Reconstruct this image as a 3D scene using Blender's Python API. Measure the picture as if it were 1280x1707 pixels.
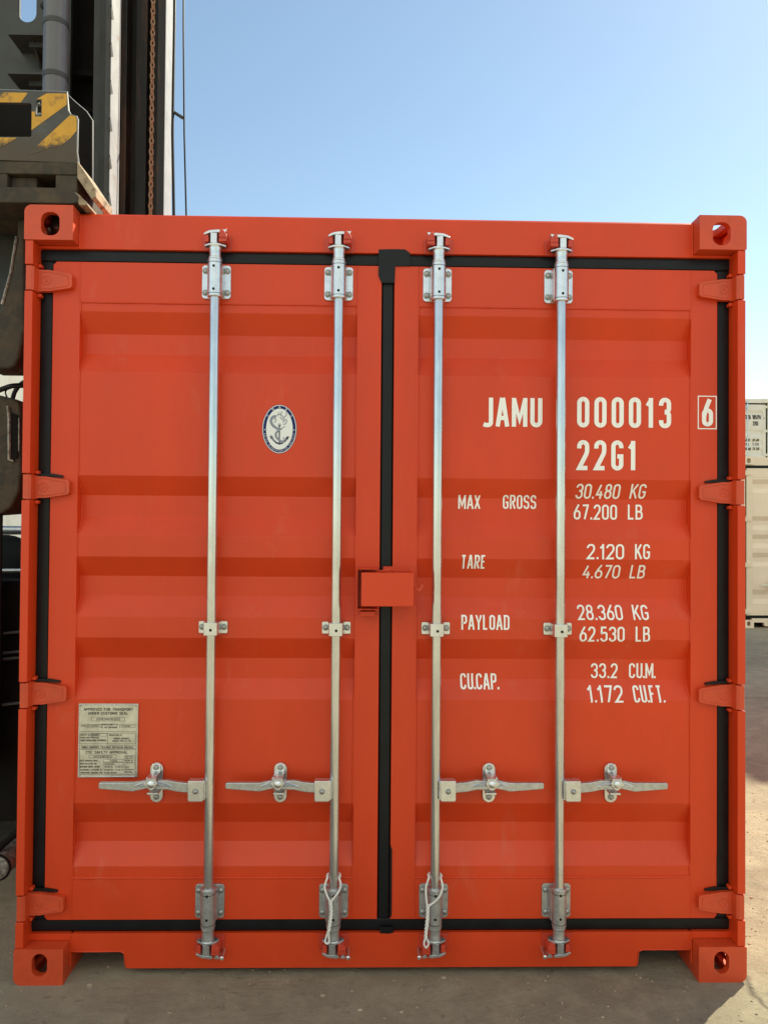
import bpy, bmesh, math, random
from mathutils import Vector, Matrix
from mathutils.geometry import tessellate_polygon
R = math.radians
random.seed(7)
for o in list(bpy.data.objects):
    bpy.data.objects.remove(o)
S = bpy.context.scene
C = S.collection
# ------------------------------------------------------------------ camera
cam = bpy.data.objects.new('camera', bpy.data.cameras.new('camera'))
C.objects.link(cam); S.camera = cam
cam.location = (-.0615, -2.6008, 1.53)
cam.rotation_euler = (1.5863, -.0074, -.0201)
cam.data.sensor_fit = 'VERTICAL'; cam.data.sensor_height = 36; cam.data.sensor_width = 27
cam.data.lens = 1291.8 / 1707 * 36
cam.data.clip_start = .05; cam.data.clip_end = 3000
# ------------------------------------------------------------------ light
SUN_EL, SUN_AZ = 45.0, 47.0            # azimuth clockwise from +Y
w = bpy.data.worlds.new('World'); S.world = w; w.use_nodes = True
nt = w.node_tree; bg = nt.nodes['Background']
sky = nt.nodes.new('ShaderNodeTexSky'); sky.sky_type = 'NISHITA'; sky.sun_disc = False
sky.sun_elevation = R(SUN_EL); sky.sun_rotation = R(SUN_AZ)
sky.air_density = 1.0; sky.dust_density = .25; sky.ozone_density = 2.0
bg.inputs[1].default_value = .12
# unseen bright cloud bank added behind the camera to light the shaded doors
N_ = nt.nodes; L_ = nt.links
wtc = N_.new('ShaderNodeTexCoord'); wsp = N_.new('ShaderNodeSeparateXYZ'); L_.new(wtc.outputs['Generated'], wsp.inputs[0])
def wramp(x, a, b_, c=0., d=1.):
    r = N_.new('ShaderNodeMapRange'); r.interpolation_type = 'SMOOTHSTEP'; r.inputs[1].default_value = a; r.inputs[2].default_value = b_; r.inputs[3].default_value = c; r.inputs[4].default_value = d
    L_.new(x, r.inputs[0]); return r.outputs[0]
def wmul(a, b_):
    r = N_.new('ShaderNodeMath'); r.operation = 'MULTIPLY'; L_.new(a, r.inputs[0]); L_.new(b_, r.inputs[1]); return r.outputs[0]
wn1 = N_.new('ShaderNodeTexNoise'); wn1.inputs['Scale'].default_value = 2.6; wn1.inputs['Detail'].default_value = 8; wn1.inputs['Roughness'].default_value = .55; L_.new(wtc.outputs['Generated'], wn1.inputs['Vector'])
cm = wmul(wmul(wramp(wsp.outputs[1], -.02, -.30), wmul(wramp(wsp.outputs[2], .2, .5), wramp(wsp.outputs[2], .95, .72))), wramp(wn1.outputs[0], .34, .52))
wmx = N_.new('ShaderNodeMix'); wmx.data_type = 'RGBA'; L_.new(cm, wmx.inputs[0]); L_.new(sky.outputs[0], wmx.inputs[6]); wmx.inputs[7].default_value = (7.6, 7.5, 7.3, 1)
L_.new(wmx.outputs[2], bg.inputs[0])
sd = Vector((math.sin(R(SUN_AZ)) * math.cos(R(SUN_EL)), math.cos(R(SUN_AZ)) * math.cos(R(SUN_EL)), math.sin(R(SUN_EL))))
sl = bpy.data.lights.new('sun', 'SUN'); sl.energy = 5.0; sl.angle = R(.5); sl.color = (1, .95, .85)
so = bpy.data.objects.new('sun', sl); C.objects.link(so)
so.rotation_euler = sd.to_track_quat('Z', 'Y').to_euler()
S.view_settings.view_transform = 'Standard'; S.view_settings.look = 'None'
S.view_settings.exposure = .75; S.view_settings.gamma = 1
S.view_settings.use_white_balance = True; S.view_settings.white_balance_temperature = 7550; S.view_settings.white_balance_tint = 1
# ------------------------------------------------------------------ materials
def mat(name, col, rough=.5, metal=0, var=.0, vscale=6, bump=0, bscale=80, spec=.5, wear=None, wscale=9, wthr=.62, sharp=34, coat=0, dent=0, stretch=None, dirt=None):
    m = bpy.data.materials.new(name); m.use_nodes = True
    n = m.node_tree.nodes; l = m.node_tree.links; b = n['Principled BSDF']
    b.inputs['Base Color'].default_value = (*col, 1); b.inputs['Roughness'].default_value = rough
    b.inputs['Metallic'].default_value = metal; b.inputs['Specular IOR Level'].default_value = spec
    b.inputs['Coat Weight'].default_value = coat
    tc = n.new('ShaderNodeTexCoord'); src = tc.outputs['Object']
    if stretch:
        mp = n.new('ShaderNodeMapping'); mp.inputs['Scale'].default_value = stretch; l.new(src, mp.inputs[0]); src = mp.outputs[0]
    c_out = None
    if var:
        t = n.new('ShaderNodeTexNoise'); t.inputs['Scale'].default_value = vscale; t.inputs['Detail'].default_value = 7; t.inputs['Roughness'].default_value = .62
        l.new(src, t.inputs['Vector'])
        mx = n.new('ShaderNodeMix'); mx.data_type = 'RGBA'
        mx.inputs[6].default_value = (*[c * (1 - var) for c in col], 1); mx.inputs[7].default_value = (*[min(1, c * (1 + var)) for c in col], 1)
        rp = n.new('ShaderNodeMapRange'); rp.inputs[1].default_value = .3; rp.inputs[2].default_value = .7
        l.new(t.outputs[0], rp.inputs[0]); l.new(rp.outputs[0], mx.inputs[0]); c_out = mx.outputs[2]
        rr = n.new('ShaderNodeMapRange'); rr.inputs[3].default_value = max(.03, rough - .1); rr.inputs[4].default_value = min(1, rough + .1)
        l.new(t.outputs[0], rr.inputs[0]); l.new(rr.outputs[0], b.inputs['Roughness'])
    if wear:
        t2 = n.new('ShaderNodeTexNoise'); t2.inputs['Scale'].default_value = wscale; t2.inputs['Detail'].default_value = 9; t2.inputs['Roughness'].default_value = .7
        l.new(src, t2.inputs['Vector'])
        r2 = n.new('ShaderNodeMapRange'); r2.inputs[1].default_value = wthr - .05; r2.inputs[2].default_value = wthr + .05
        l.new(t2.outputs[0], r2.inputs[0])
        mx2 = n.new('ShaderNodeMix'); mx2.data_type = 'RGBA'; mx2.inputs[7].default_value = (*wear, 1)
        if c_out: l.new(c_out, mx2.inputs[6])
        else: mx2.inputs[6].default_value = (*col, 1)
        l.new(r2.outputs[0], mx2.inputs[0]); c_out = mx2.outputs[2]
    if dirt:                                   # caked dirt rising from the bottom edge: (z_full, z_none, colour)
        sz = n.new('ShaderNodeSeparateXYZ'); l.new(tc.outputs['Object'], sz.inputs[0])
        t6 = n.new('ShaderNodeTexNoise'); t6.inputs['Scale'].default_value = 26; t6.inputs['Detail'].default_value = 8; t6.inputs['Roughness'].default_value = .7; l.new(tc.outputs['Object'], t6.inputs['Vector'])
        ad = n.new('ShaderNodeMath'); ad.operation = 'MULTIPLY_ADD'; ad.inputs[1].default_value = .22; l.new(t6.outputs[0], ad.inputs[0]); l.new(sz.outputs[2], ad.inputs[2])
        r6 = n.new('ShaderNodeMapRange'); r6.inputs[1].default_value = dirt[0] + .11; r6.inputs[2].default_value = dirt[1] + .11; r6.inputs[3].default_value = 1; r6.inputs[4].default_value = 0; l.new(ad.outputs[0], r6.inputs[0])
        mx6 = n.new('ShaderNodeMix'); mx6.data_type = 'RGBA'; mx6.inputs[7].default_value = (*dirt[2], 1); l.new(r6.outputs[0], mx6.inputs[0])
        if c_out: l.new(c_out, mx6.inputs[6])
        else: mx6.inputs[6].default_value = (*col, 1)
        c_out = mx6.outputs[2]
    if c_out: l.new(c_out, b.inputs['Base Color'])
    last = None
    if dent:
        t4 = n.new('ShaderNodeTexNoise'); t4.inputs['Scale'].default_value = 3.2; t4.inputs['Detail'].default_value = 1.5
        l.new(tc.outputs['Object'], t4.inputs['Vector'])
        b4 = n.new('ShaderNodeBump'); b4.inputs['Strength'].default_value = 1; b4.inputs['Distance'].default_value = dent
        l.new(t4.outputs[0], b4.inputs['Height']); last = b4.outputs[0]
    if bump:
        t3 = n.new('ShaderNodeTexNoise'); t3.inputs['Scale'].default_value = bscale; t3.inputs['Detail'].default_value = 6
        l.new(src, t3.inputs['Vector'])
        bp = n.new('ShaderNodeBump'); bp.inputs['Strength'].default_value = 1; bp.inputs['Distance'].default_value = bump
        l.new(t3.outputs[0], bp.inputs['Height'])
        if last: l.new(last, bp.inputs['Normal'])
        last = bp.outputs[0]
    if last: l.new(last, b.inputs['Normal'])
    return m
M = {}
M['orange'] = mat('orange_paint', (.65, .05, .0105), .42, var=.07, vscale=3, bump=.00012, bscale=160, dent=.006, spec=.42, wear=(.64, .074, .028), wscale=5, wthr=.64, stretch=(1.6, 1.6, .5))
M['orange_cast'] = mat('orange_cast', (.6, .06, .016), .5, spec=.6, var=.1, vscale=18, bump=.0006, bscale=90)
M['rubber'] = mat('rubber', (.004, .0052, .007), .42, var=.4, vscale=14, bump=.0005, bscale=60, spec=.3)
M['galv'] = mat('galvanised', (.70, .73, .75), .28, metal=.9, var=.08, vscale=40, bump=.00006, bscale=120)
M['galv_rod'] = mat('galvanised_tube', (.62, .64, .66), .22, metal=.95, var=.13, vscale=22, bump=.00002, bscale=60, wear=(.42, .4, .36), wscale=40, wthr=.72, stretch=(1, 1, .3))
M['galv_dull'] = mat('galvanised_dull', (.5, .52, .53), .36, metal=.8, var=.18, vscale=70, bump=.0001, bscale=160)
M['bolt'] = mat('bolt_steel', (.36, .37, .36), .42, metal=.8, var=.3, vscale=200)
M['keeper'] = mat('keeper_red', (.55, .05, .025), .38, var=.1, vscale=40, bump=.0004, bscale=120)
M['white_text'] = mat('white_vinyl', (.9, .9, .88), .35, var=.03, vscale=8)
M['hole'] = mat('hole_black', (.004, .004, .004), .9)
M['plate'] = mat('plate_steel', (.62, .59, .5), .36, metal=.5, var=.2, vscale=30, bump=.0003, bscale=60)
M['plate_text'] = mat('plate_etching', (.03, .028, .024), .6)
M['navy'] = mat('navy', (.008, .022, .12), .5, spec=.2)
M['ewhite'] = mat('emblem_white', (.8, .81, .82), .4)
M['egrey'] = mat('emblem_grey', (.24, .27, .33), .5)
M['eink'] = mat('emblem_ink', (.02, .035, .07), .5)
M['rope'] = mat('rope_white', (.74, .72, .68), .8, var=.15, vscale=150)
M['mast'] = mat('mast_paint', (.034, .037, .036), .5, var=.3, vscale=5, bump=.0008, bscale=40, wear=(.03, .026, .022), wscale=4, wthr=.56)
M['mast_pale'] = mat('mast_sunlit_face', (.30, .315, .34), .5, var=.12, vscale=8, wear=(.22, .14, .08), wscale=5, wthr=.66)  # mast paint lightened: sunlight on side faces and rims put into the colour
M['mast_rust'] = mat('mast_greasy', (.014, .011, .0095), .5, var=.5, vscale=7, wear=(.07, .035, .018), wscale=3, wthr=.56, stretch=(3, 3, .35))
M['cyl'] = mat('cylinder_grey', (.1, .107, .12), .32, var=.08, vscale=10)
M['dark'] = mat('dark_shade_grime', (.009, .007, .006), .8, var=.5, vscale=8, bump=.002, bscale=30, spec=.15)  # near-black grime; also puts the machine's deep shade into the colour
M['grime'] = mat('brown_grime', (.06, .041, .025), .75, var=.45, vscale=14, bump=.003, bscale=50, wear=(.035, .028, .02), wscale=12, wthr=.52)
M['sunlit_chamfer'] = mat('chamfer_sunlit_pale', (.33, .25, .17), .85, var=.3, vscale=25, bump=.002, bscale=60, wear=(.13, .09, .06), wscale=30, wthr=.56)  # chamfer plates coloured pale, sunlight on their top put into the colour
M['yellow'] = mat('hazard_yellow', (.58, .3, .035), .6, var=.12, vscale=20, bump=.0006, bscale=70, wear=(.2, .11, .045), wscale=16, wthr=.60, dirt=(2.80, 2.845, (.075, .052, .03)))
M['hgrey'] = mat('hazard_grey', (.06, .06, .058), .6, var=.3, vscale=18, bump=.0006, bscale=70, wear=(.12, .09, .05), wscale=14, wthr=.62, dirt=(2.80, 2.86, (.07, .05, .032)))
M['rustedge'] = mat('bare_worn_steel', (.28, .25, .22), .5, metal=.5, var=.7, vscale=60, bump=.002, bscale=120)
M['chain'] = mat('rusty_chain', (.3, .17, .1), .7, var=.4, vscale=60)
M['cream'] = mat('cream_paint', (.84, .74, .57), .5, var=.06, vscale=2, bump=.0005, bscale=40, dent=.01)
M['white_paint'] = mat('white_paint', (.88, .86, .80), .5, var=.06, vscale=2, bump=.0005, bscale=40)
M['ink'] = mat('black_text', (.04, .04, .04), .6)
M['twist'] = mat('twistlock_steel', (.1, .08, .075), .25, metal=.9, var=.3, vscale=40)
M['pebble'] = mat('pebble', (.36, .28, .2), .9, var=.5, vscale=2)
# striped hazard plate: real two-colour paint in object space
def ground_mat():
    m = bpy.data.materials.new('yard_concrete'); m.use_nodes = True
    n = m.node_tree.nodes; l = m.node_tree.links; b = n['Principled BSDF']; b.inputs['Roughness'].default_value = .92
    b.inputs['Specular IOR Level'].default_value = .25
    tc = n.new('ShaderNodeTexCoord')
    def noise(sc, det, ro=.6, dist=0, vec=None):
        t = n.new('ShaderNodeTexNoise'); t.inputs['Scale'].default_value = sc; t.inputs['Detail'].default_value = det
        t.inputs['Roughness'].default_value = ro; t.inputs['Distortion'].default_value = dist
        l.new(vec or tc.outputs['Object'], t.inputs['Vector']); return t.outputs[0]
    def ramp(x, a, bb, c0=0., c1=1.):
        r = n.new('ShaderNodeMapRange'); r.inputs[1].default_value = a; r.inputs[2].default_value = bb; r.inputs[3].default_value = c0; r.inputs[4].default_value = c1
        l.new(x, r.inputs[0]); return r.outputs[0]
    def mixc(f, a, bb):
        x = n.new('ShaderNodeMix'); x.data_type = 'RGBA'
        for i, q in ((6, a), (7, bb)):
            if isinstance(q, tuple): x.inputs[i].default_value = (*q, 1)
            else: l.new(q, x.inputs[i])
        l.new(f, x.inputs[0]); return x.outputs[2]
    big = ramp(noise(.55, 6, .6, .6), .36, .64)
    c = mixc(big, (.255, .222, .16), (.385, .335, .24))
    c = mixc(ramp(noise(7, 9, .7), .45, .62, 0, .55), c, (.44, .385, .275))
    mp = n.new('ShaderNodeMapping'); mp.inputs['Rotation'].default_value = (0, 0, .5); mp.inputs['Scale'].default_value = (1, 1.8, 1); l.new(tc.outputs['Object'], mp.inputs[0])
    streak = noise(1.6, 7, .65, 1.2, mp.outputs[0])
    c = mixc(ramp(streak, .52, .7, 0, .4), c, (.17, .138, .105))
    c = mixc(ramp(noise(60, 5, .7), .6, .72, 0, .7), c, (.13, .1, .075))
    c = mixc(ramp(noise(150, 6, .8), .5, .66, 0, .5), c, (.42, .37, .28))
    c = mixc(ramp(noise(22, 8, .75, .4), .57, .68, 0, .55), c, (.12, .095, .075))
    vo = n.new('ShaderNodeTexVoronoi'); vo.feature = 'DISTANCE_TO_EDGE'; vo.inputs['Scale'].default_value = .16
    wp = n.new('ShaderNodeMixRGB'); wp.blend_type = 'ADD'; wp.inputs[0].default_value = .25
    wn = n.new('ShaderNodeTexNoise'); wn.inputs['Scale'].default_value = 3; wn.inputs['Detail'].default_value = 5; l.new(tc.outputs['Object'], wn.inputs['Vector'])
    l.new(tc.outputs['Object'], wp.inputs[1]); l.new(wn.outputs[1], wp.inputs[2]); l.new(wp.outputs[0], vo.inputs['Vector'])
    crack = ramp(vo.outputs['Distance'], .0, .0022, .8, 0)
    c = mixc(crack, c, (.09, .07, .055))
    l.new(c, b.inputs['Base Color'])
    bp = n.new('ShaderNodeBump'); bp.inputs['Distance'].default_value = .010; bp.inputs['Strength'].default_value = 1
    b2 = n.new('ShaderNodeBump'); b2.inputs['Distance'].default_value = .02; b2.inputs['Strength'].default_value = 1
    l.new(noise(38, 12, .85), bp.inputs['Height']); l.new(streak, b2.inputs['Height']); l.new(b2.outputs[0], bp.inputs['Normal'])
    l.new(bp.outputs[0], b.inputs['Normal'])
    return m
M['ground'] = ground_mat()
# ------------------------------------------------------------------ mesh builder
def arc(cx, cy, r, a0, a1, n=8, ry=None):
    ry = r if ry is None else ry
    return [(cx + r * math.cos(R(a0 + (a1 - a0) * i / n)), cy + ry * math.sin(R(a0 + (a1 - a0) * i / n))) for i in range(n + 1)]
def rrect(x0, x1, y0, y1, r=.004, n=4):
    return (arc(x1 - r, y0 + r, r, -90, 0, n) + arc(x1 - r, y1 - r, r, 0, 90, n) + arc(x0 + r, y1 - r, r, 90, 180, n) + arc(x0 + r, y0 + r, r, 180, 270, n))
class MB:
    def __init__(s): s.v = []; s.f = []
    def add(s, vs, fs):
        k = len(s.v); s.v += [tuple(q) for q in vs]; s.f += [tuple(i + k for i in f) for f in fs]; return s
    def box(s, x0, x1, y0, y1, z0, z1):
        if x0 > x1: x0, x1 = x1, x0
        return s.add([(x, y, z) for z in (z0, z1) for x, y in ((x0, y0), (x1, y0), (x1, y1), (x0, y1))],
                     [(3, 2, 1, 0), (4, 5, 6, 7), (0, 1, 5, 4), (1, 2, 6, 5), (2, 3, 7, 6), (3, 0, 4, 7)])
    def _map(s, ax, a, p, q):
        return (p, a, q) if ax == 'y' else ((a, p, q) if ax == 'x' else (p, q, a))
    def prism(s, poly, ax, a0, a1):
        n = len(poly)
        vs = [s._map(ax, a0, *p) for p in poly] + [s._map(ax, a1, *p) for p in poly]
        return s.add(vs, [tuple(range(n)), tuple(range(2 * n - 1, n - 1, -1))] + [(i, (i + 1) % n, (i + 1) % n + n, i + n) for i in range(n)])
    def holed(s, outer, holes, ax, a0, a1):
        loops = [outer] + holes
        tri = tessellate_polygon([[Vector((p[0], p[1], 0)) for p in lp] for lp in loops])
        pts = [p for lp in loops for p in lp]; n = len(pts)
        vs = [s._map(ax, a0, *p) for p in pts] + [s._map(ax, a1, *p) for p in pts]
        fs = [tuple(t) for t in tri] + [tuple(i + n for i in reversed(t)) for t in tri]
        k = 0
        for lp in loops:
            m = len(lp); fs += [(k + i, k + (i + 1) % m, k + (i + 1) % m + n, k + i + n) for i in range(m)]; k += m
        return s.add(vs, fs)
    def cyl(s, p0, p1, r, n=20, r2=None, cap=True):
        p0 = Vector(p0); p1 = Vector(p1); r2 = r if r2 is None else r2
        d = (p1 - p0).normalized(); a = d.orthogonal().normalized(); b = d.cross(a)
        vs = [p0 + (a * math.cos(t) + b * math.sin(t)) * r for t in [2 * math.pi * i / n for i in range(n)]]
        vs += [p1 + (a * math.cos(t) + b * math.sin(t)) * r2 for t in [2 * math.pi * i / n for i in range(n)]]
        fs = [(i, (i + 1) % n, (i + 1) % n + n, i + n) for i in range(n)]
        if cap: fs += [tuple(range(n - 1, -1, -1)), tuple(range(n, 2 * n))]
        return s.add(vs, fs)
    def lathe(s, p0, d, prof, n=24):
        p0 = Vector(p0); d = Vector(d).normalized(); a = d.orthogonal().normalized(); b = d.cross(a)
        vs = []
        for h, r in prof:
            vs += [p0 + d * h + (a * math.cos(2 * math.pi * i / n) + b * math.sin(2 * math.pi * i / n)) * r for i in range(n)]
        fs = [(k * n + i, k * n + (i + 1) % n, (k + 1) * n + (i + 1) % n, (k + 1) * n + i) for k in range(len(prof) - 1) for i in range(n)]
        fs += [tuple(range(n - 1, -1, -1)), tuple(range((len(prof) - 1) * n, len(prof) * n))]
        return s.add(vs, fs)
    def tube(s, pts, r, n=8, closed=False):
        pts = [Vector(p) for p in pts]; m = len(pts); vs = []; a = None
        for i, p in enumerate(pts):
            q0 = pts[(i - 1) % m] if (closed or i) else p; q1 = pts[(i + 1) % m] if (closed or i < m - 1) else p
            d = (q1 - q0).normalized()
            a = d.orthogonal().normalized() if a is None else (a - d * a.dot(d)).normalized()
            b = d.cross(a); rr = r[i] if isinstance(r, (list, tuple)) else r
            vs += [p + (a * math.cos(2 * math.pi * k / n) + b * math.sin(2 * math.pi * k / n)) * rr for k in range(n)]
        mm = m if closed else m - 1
        fs = [(i * n + k, i * n + (k + 1) % n, ((i + 1) % m) * n + (k + 1) % n, ((i + 1) % m) * n + k) for i in range(mm) for k in range(n)]
        if not closed: fs += [tuple(range(n - 1, -1, -1)), tuple(range((m - 1) * n, m * n))]
        return s.add(vs, fs)
    def bolt(s, x, y, z, r=.0085):            # carriage bolt head facing -Y
        return s.lathe((x, y, z), (0, -1, 0), [(0, r * 1.25), (.0015, r * 1.25), (.0016, r), (.004, r * .96), (.0062, r * .72), (.0072, r * .35)], 14)
    def build(s, name, m, parent=None, bevel=0, seg=2, sm=True, sharp=34):
        me = bpy.data.meshes.new(name); me.from_pydata(s.v, [], s.f)
        bm = bmesh.new(); bm.from_mesh(me); bmesh.ops.recalc_face_normals(bm, faces=bm.faces)
        if bevel: bmesh.ops.dissolve_limit(bm, angle_limit=R(.4), verts=bm.verts, edges=bm.edges)
        bm.to_mesh(me); bm.free()
        me.materials.append(m if not isinstance(m, str) else M[m])
        if sm:
            me.polygons.foreach_set('use_smooth', [True] * len(me.polygons)); me.set_sharp_from_angle(angle=R(sharp))
        me.update()
        o = bpy.data.objects.new(name, me); C.objects.link(o)
        if parent:
            o.parent = parent
        if bevel:
            b = o.modifiers.new('bevel', 'BEVEL'); b.width = bevel; b.segments = seg; b.limit_method = 'ANGLE'; b.angle_limit = R(40 if sharp == 34 else 22); b.harden_normals = True
        return o
def thing(name, label, cat, loc=(0, 0, 0), group=None):
    o = bpy.data.objects.new(name, None); C.objects.link(o); o.location = loc
    o['label'] = label; o['category'] = cat
    if group: o['group'] = group
    return o
def kids(o): return [c for c in bpy.data.objects if c.parent == o]
def copy_tree(o, parent=None):
    c = o.copy(); C.objects.link(c); c.parent = parent
    for k in kids(o): copy_tree(k, c)
    return c
# ------------------------------------------------------------------ stroke lettering
r5 = .5
GL = {
 '0': (1, [(1, [(0, 0, r5), (1, 0, r5), (1, 1, r5), (0, 1, r5)])]),
 '1': (.45, [(0, [(.75, 1.07, 0), (.75, -.07, 0)]), (0, [(-.2, .76, 0), (.75, .97, 0)])]),
 '2': (1, [(0, [(0, .76, 0), (0, 1, r5), (1, 1, r5), (1, .6, .3), (0, 0, 0), (1.05, 0, 0)])]),
 '3': (1, [(0, [(0, .78, 0), (0, 1, r5), (1, 1, r5), (1, .54, .4), (.45, .54, 0)]), (0, [(.45, .525, 0), (1, .525, .42), (1, 0, r5), (0, 0, r5), (0, .22, 0)])]),
 '4': (1, [(0, [(.6, 1, 0), (0, .26, 0), (1.1, .26, 0)]), (0, [(.74, .52, 0), (.74, -.06, 0)])]),
 '5': (1, [(0, [(.95, 1, 0), (.1, 1, 0), (.05, .55, .1), (.5, .62, .2), (1, .6, .35), (1, 0, r5), (0, 0, r5), (0, .2, 0)])]),
 '6': (1, [(1, [(0, 0, r5), (1, 0, r5), (1, .58, r5), (0, .58, r5)]), (0, [(.82, 1.06, 0), (.3, .68, .1), (.02, .36, .1), (0, .25, 0)])]),
 '7': (1, [(0, [(0, 1, 0), (1, 1, 0), (.35, -.04, 0)])]),
 '8': (1, [(1, [(.06, .54, .44), (.94, .54, .44), (.94, 1, .44), (.06, 1, .44)]), (1, [(0, 0, r5), (1, 0, r5), (1, .53, .48), (0, .53, .48)])]),
 '9': (1, [(1, [(0, .42, r5), (1, .42, r5), (1, 1, r5), (0, 1, r5)]), (0, [(.18, -.06, 0), (.7, .32, .1), (.98, .64, .1), (1, .75, 0)])]),
 'A': (1.1, [(0, [(-.06, -.07, 0), (.45, 1.07, 0)]), (0, [(.55, 1.07, 0), (1.06, -.07, 0)]), (0, [(.2, .27, 0), (.8, .27, 0)])]),
 'B': (1, [(1, [(0, .53, 0), (.9, .53, .4), (.9, 1, .4), (0, 1, 0)]), (1, [(0, 0, 0), (1, 0, .45), (1, .53, .45), (0, .53, 0)])]),
 'C': (1, [(0, [(1, .76, 0), (1, 1, r5), (0, 1, r5), (0, 0, r5), (1, 0, r5), (1, .24, 0)])]),
 'D': (1, [(1, [(0, 0, 0), (1, 0, r5), (1, 1, r5), (0, 1, 0)])]),
 'E': (.85, [(0, [(1, 1, 0), (0, 1, 0), (0, 0, 0), (1, 0, 0)]), (0, [(0, .52, 0), (.85, .52, 0)])]),
 'F': (.85, [(0, [(1, 1, 0), (0, 1, 0), (0, -.07, 0)]), (0, [(0, .52, 0), (.85, .52, 0)])]),
 'G': (1, [(0, [(1, .78, 0), (1, 1, r5), (0, 1, r5), (0, 0, r5), (1, 0, r5), (1, .46, 0), (.5, .46, 0)])]),
 'H': (1, [(0, [(0, -.07, 0), (0, 1.07, 0)]), (0, [(1, -.07, 0), (1, 1.07, 0)]), (0, [(0, .5, 0), (1, .5, 0)])]),
 'I': (.1, [(0, [(.5, -.07, 0), (.5, 1.07, 0)])]),
 'J': (.9, [(0, [(1, 1.07, 0), (1, 0, r5), (.35, -.02, .1), (-.05, .02, 0)])]),
 'K': (1, [(0, [(0, -.07, 0), (0, 1.07, 0)]), (0, [(1.05, 1.05, 0), (0.05, .38, 0)]), (0, [(.38, .58, 0), (1.08, -.05, 0)])]),
 'L': (.85, [(0, [(0, 1.07, 0), (0, 0, 0), (1.05, 0, 0)])]),
 'M': (1.45, [(0, [(0, -.07, 0), (0, 1.07, 0)]), (0, [(1, -.07, 0), (1, 1.07, 0)]), (0, [(.02, 1.0, 0), (.5, .22, 0), (.98, 1.0, 0)])]),
 'N': (1, [(0, [(0, -.07, 0), (0, 1.02, 0), (1, -.02, 0), (1, 1.07, 0)])]),
 'O': (1, [(1, [(0, 0, r5), (1, 0, r5), (1, 1, r5), (0, 1, r5)])]),
 'P': (1, [(0, [(0, -.07, 0), (0, 1, 0), (1, 1, .45), (1, .46, .45), (.05, .46, 0)])]),
 'Q': (1, [(1, [(0, 0, r5), (1, 0, r5), (1, 1, r5), (0, 1, r5)]), (0, [(.6, .25, 0), (1.05, -.05, 0)])]),
 'R': (1, [(0, [(0, -.07, 0), (0, 1, 0), (1, 1, .45), (1, .5, .45), (.05, .5, 0)]), (0, [(.5, .46, 0), (1.05, -.05, 0)])]),
 'S': (1, [(0, [(1, .78, 0), (1, 1, r5), (0, 1, r5), (0, .56, .4), (1, .48, .4), (1, 0, r5), (0, 0, r5), (0, .22, 0)])]),
 'T': (1, [(0, [(-.02, 1, 0), (1.02, 1, 0)]), (0, [(.5, .98, 0), (.5, -.07, 0)])]),
 'U': (1, [(0, [(0, 1.07, 0), (0, 0, r5), (1, 0, r5), (1, 1.07, 0)])]),
 'V': (1.05, [(0, [(-.05, 1.05, 0), (.5, -.02, 0), (1.05, 1.05, 0)])]),
 'W': (1.5, [(0, [(-.02, 1.05, 0), (.25, -.02, 0), (.5, .9, 0), (.75, -.02, 0), (1.02, 1.05, 0)])]),
 'X': (1, [(0, [(-.05, 1.05, 0), (1.05, -.05, 0)]), (0, [(1.05, 1.05, 0), (-.05, -.05, 0)])]),
 'Y': (1.05, [(0, [(-.08, 1.05, 0), (.5, .42, 0), (1.08, 1.05, 0)]), (0, [(.5, .45, 0), (.5, -.07, 0)])]),
 'Z': (1, [(0, [(0, 1, 0), (1, 1, 0), (0, 0, 0), (1, 0, 0)])]),
 '.': (.05, [(0, [(.3, -.06, 0), (.3, .1, 0)])]),
 ',': (.1, [(0, [(.7, .13, 0), (.0, -.12, 0)])]),
 '/': (.8, [(0, [(0, -.1, 0), (1, 1.1, 0)])]),
 '-': (.7, [(0, [(0, .5, 0), (1, .5, 0)])]),
 "'": (.1, [(0, [(.5, 1.05, 0), (.5, .8, 0)])]),
 ' ': (.7, []),
}
def rounded(path, closed, n=6):
    out = []; m = len(path)
    for i, (x, y, r) in enumerate(path):
        p = Vector((x, y))
        if r <= 0 or (not closed and i in (0, m - 1)): out.append(p); continue
        a = Vector(path[(i - 1) % m][:2]); b = Vector(path[(i + 1) % m][:2])
        u = (a - p); v = (b - p); rr = min(r, u.length * .499 if path[(i - 1) % m][2] else u.length, v.length * .499 if path[(i + 1) % m][2] else v.length)
        A = p + u.normalized() * rr; B = p + v.normalized() * rr
        for k in range(n + 1):
            t = k / n; w_ = .72
            # rational quadratic: close to a circular arc
            d0 = (1 - t) ** 2; d1 = 2 * w_ * t * (1 - t); d2 = t * t
            out.append((A * d0 + p * d1 + B * d2) / (d0 + d1 + d2))
    return out
def ribbon(mb2, pts, closed, t, lift):
    """flat stroke outline: appends (verts, faces) in a 2D plane, third value = lift"""
    q = []
    for p in pts:
        if not q or (p - q[-1]).length > 1e-6: q.append(p)
    if closed and (q[0] - q[-1]).length < 1e-6: q.pop()
    m = len(q); L = []; Rr = []
    for i, p in enumerate(q):
        d0 = (p - q[i - 1]).normalized() if (closed or i) else None
        d1 = (q[(i + 1) % m] - p).normalized() if (closed or i < m - 1) else None
        d0 = d0 or d1; d1 = d1 or d0
        n0 = Vector((-d0.y, d0.x)); n1 = Vector((-d1.y, d1.x)); nn = (n0 + n1)
        nn = nn.normalized() if nn.length > 1e-6 else n0
        k = t / 2 / max(.38, nn.dot(n0))
        L.append(p + nn * k); Rr.append(p - nn * k)
    k0 = len(mb2[0]); mb2[0].extend([(p.x, p.y, lift) for p in L] + [(p.x, p.y, lift) for p in Rr])
    for i in range(m if closed else m - 1):
        j = (i + 1) % m; mb2[1].append((k0 + i, k0 + j, k0 + m + j, k0 + m + i))
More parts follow.
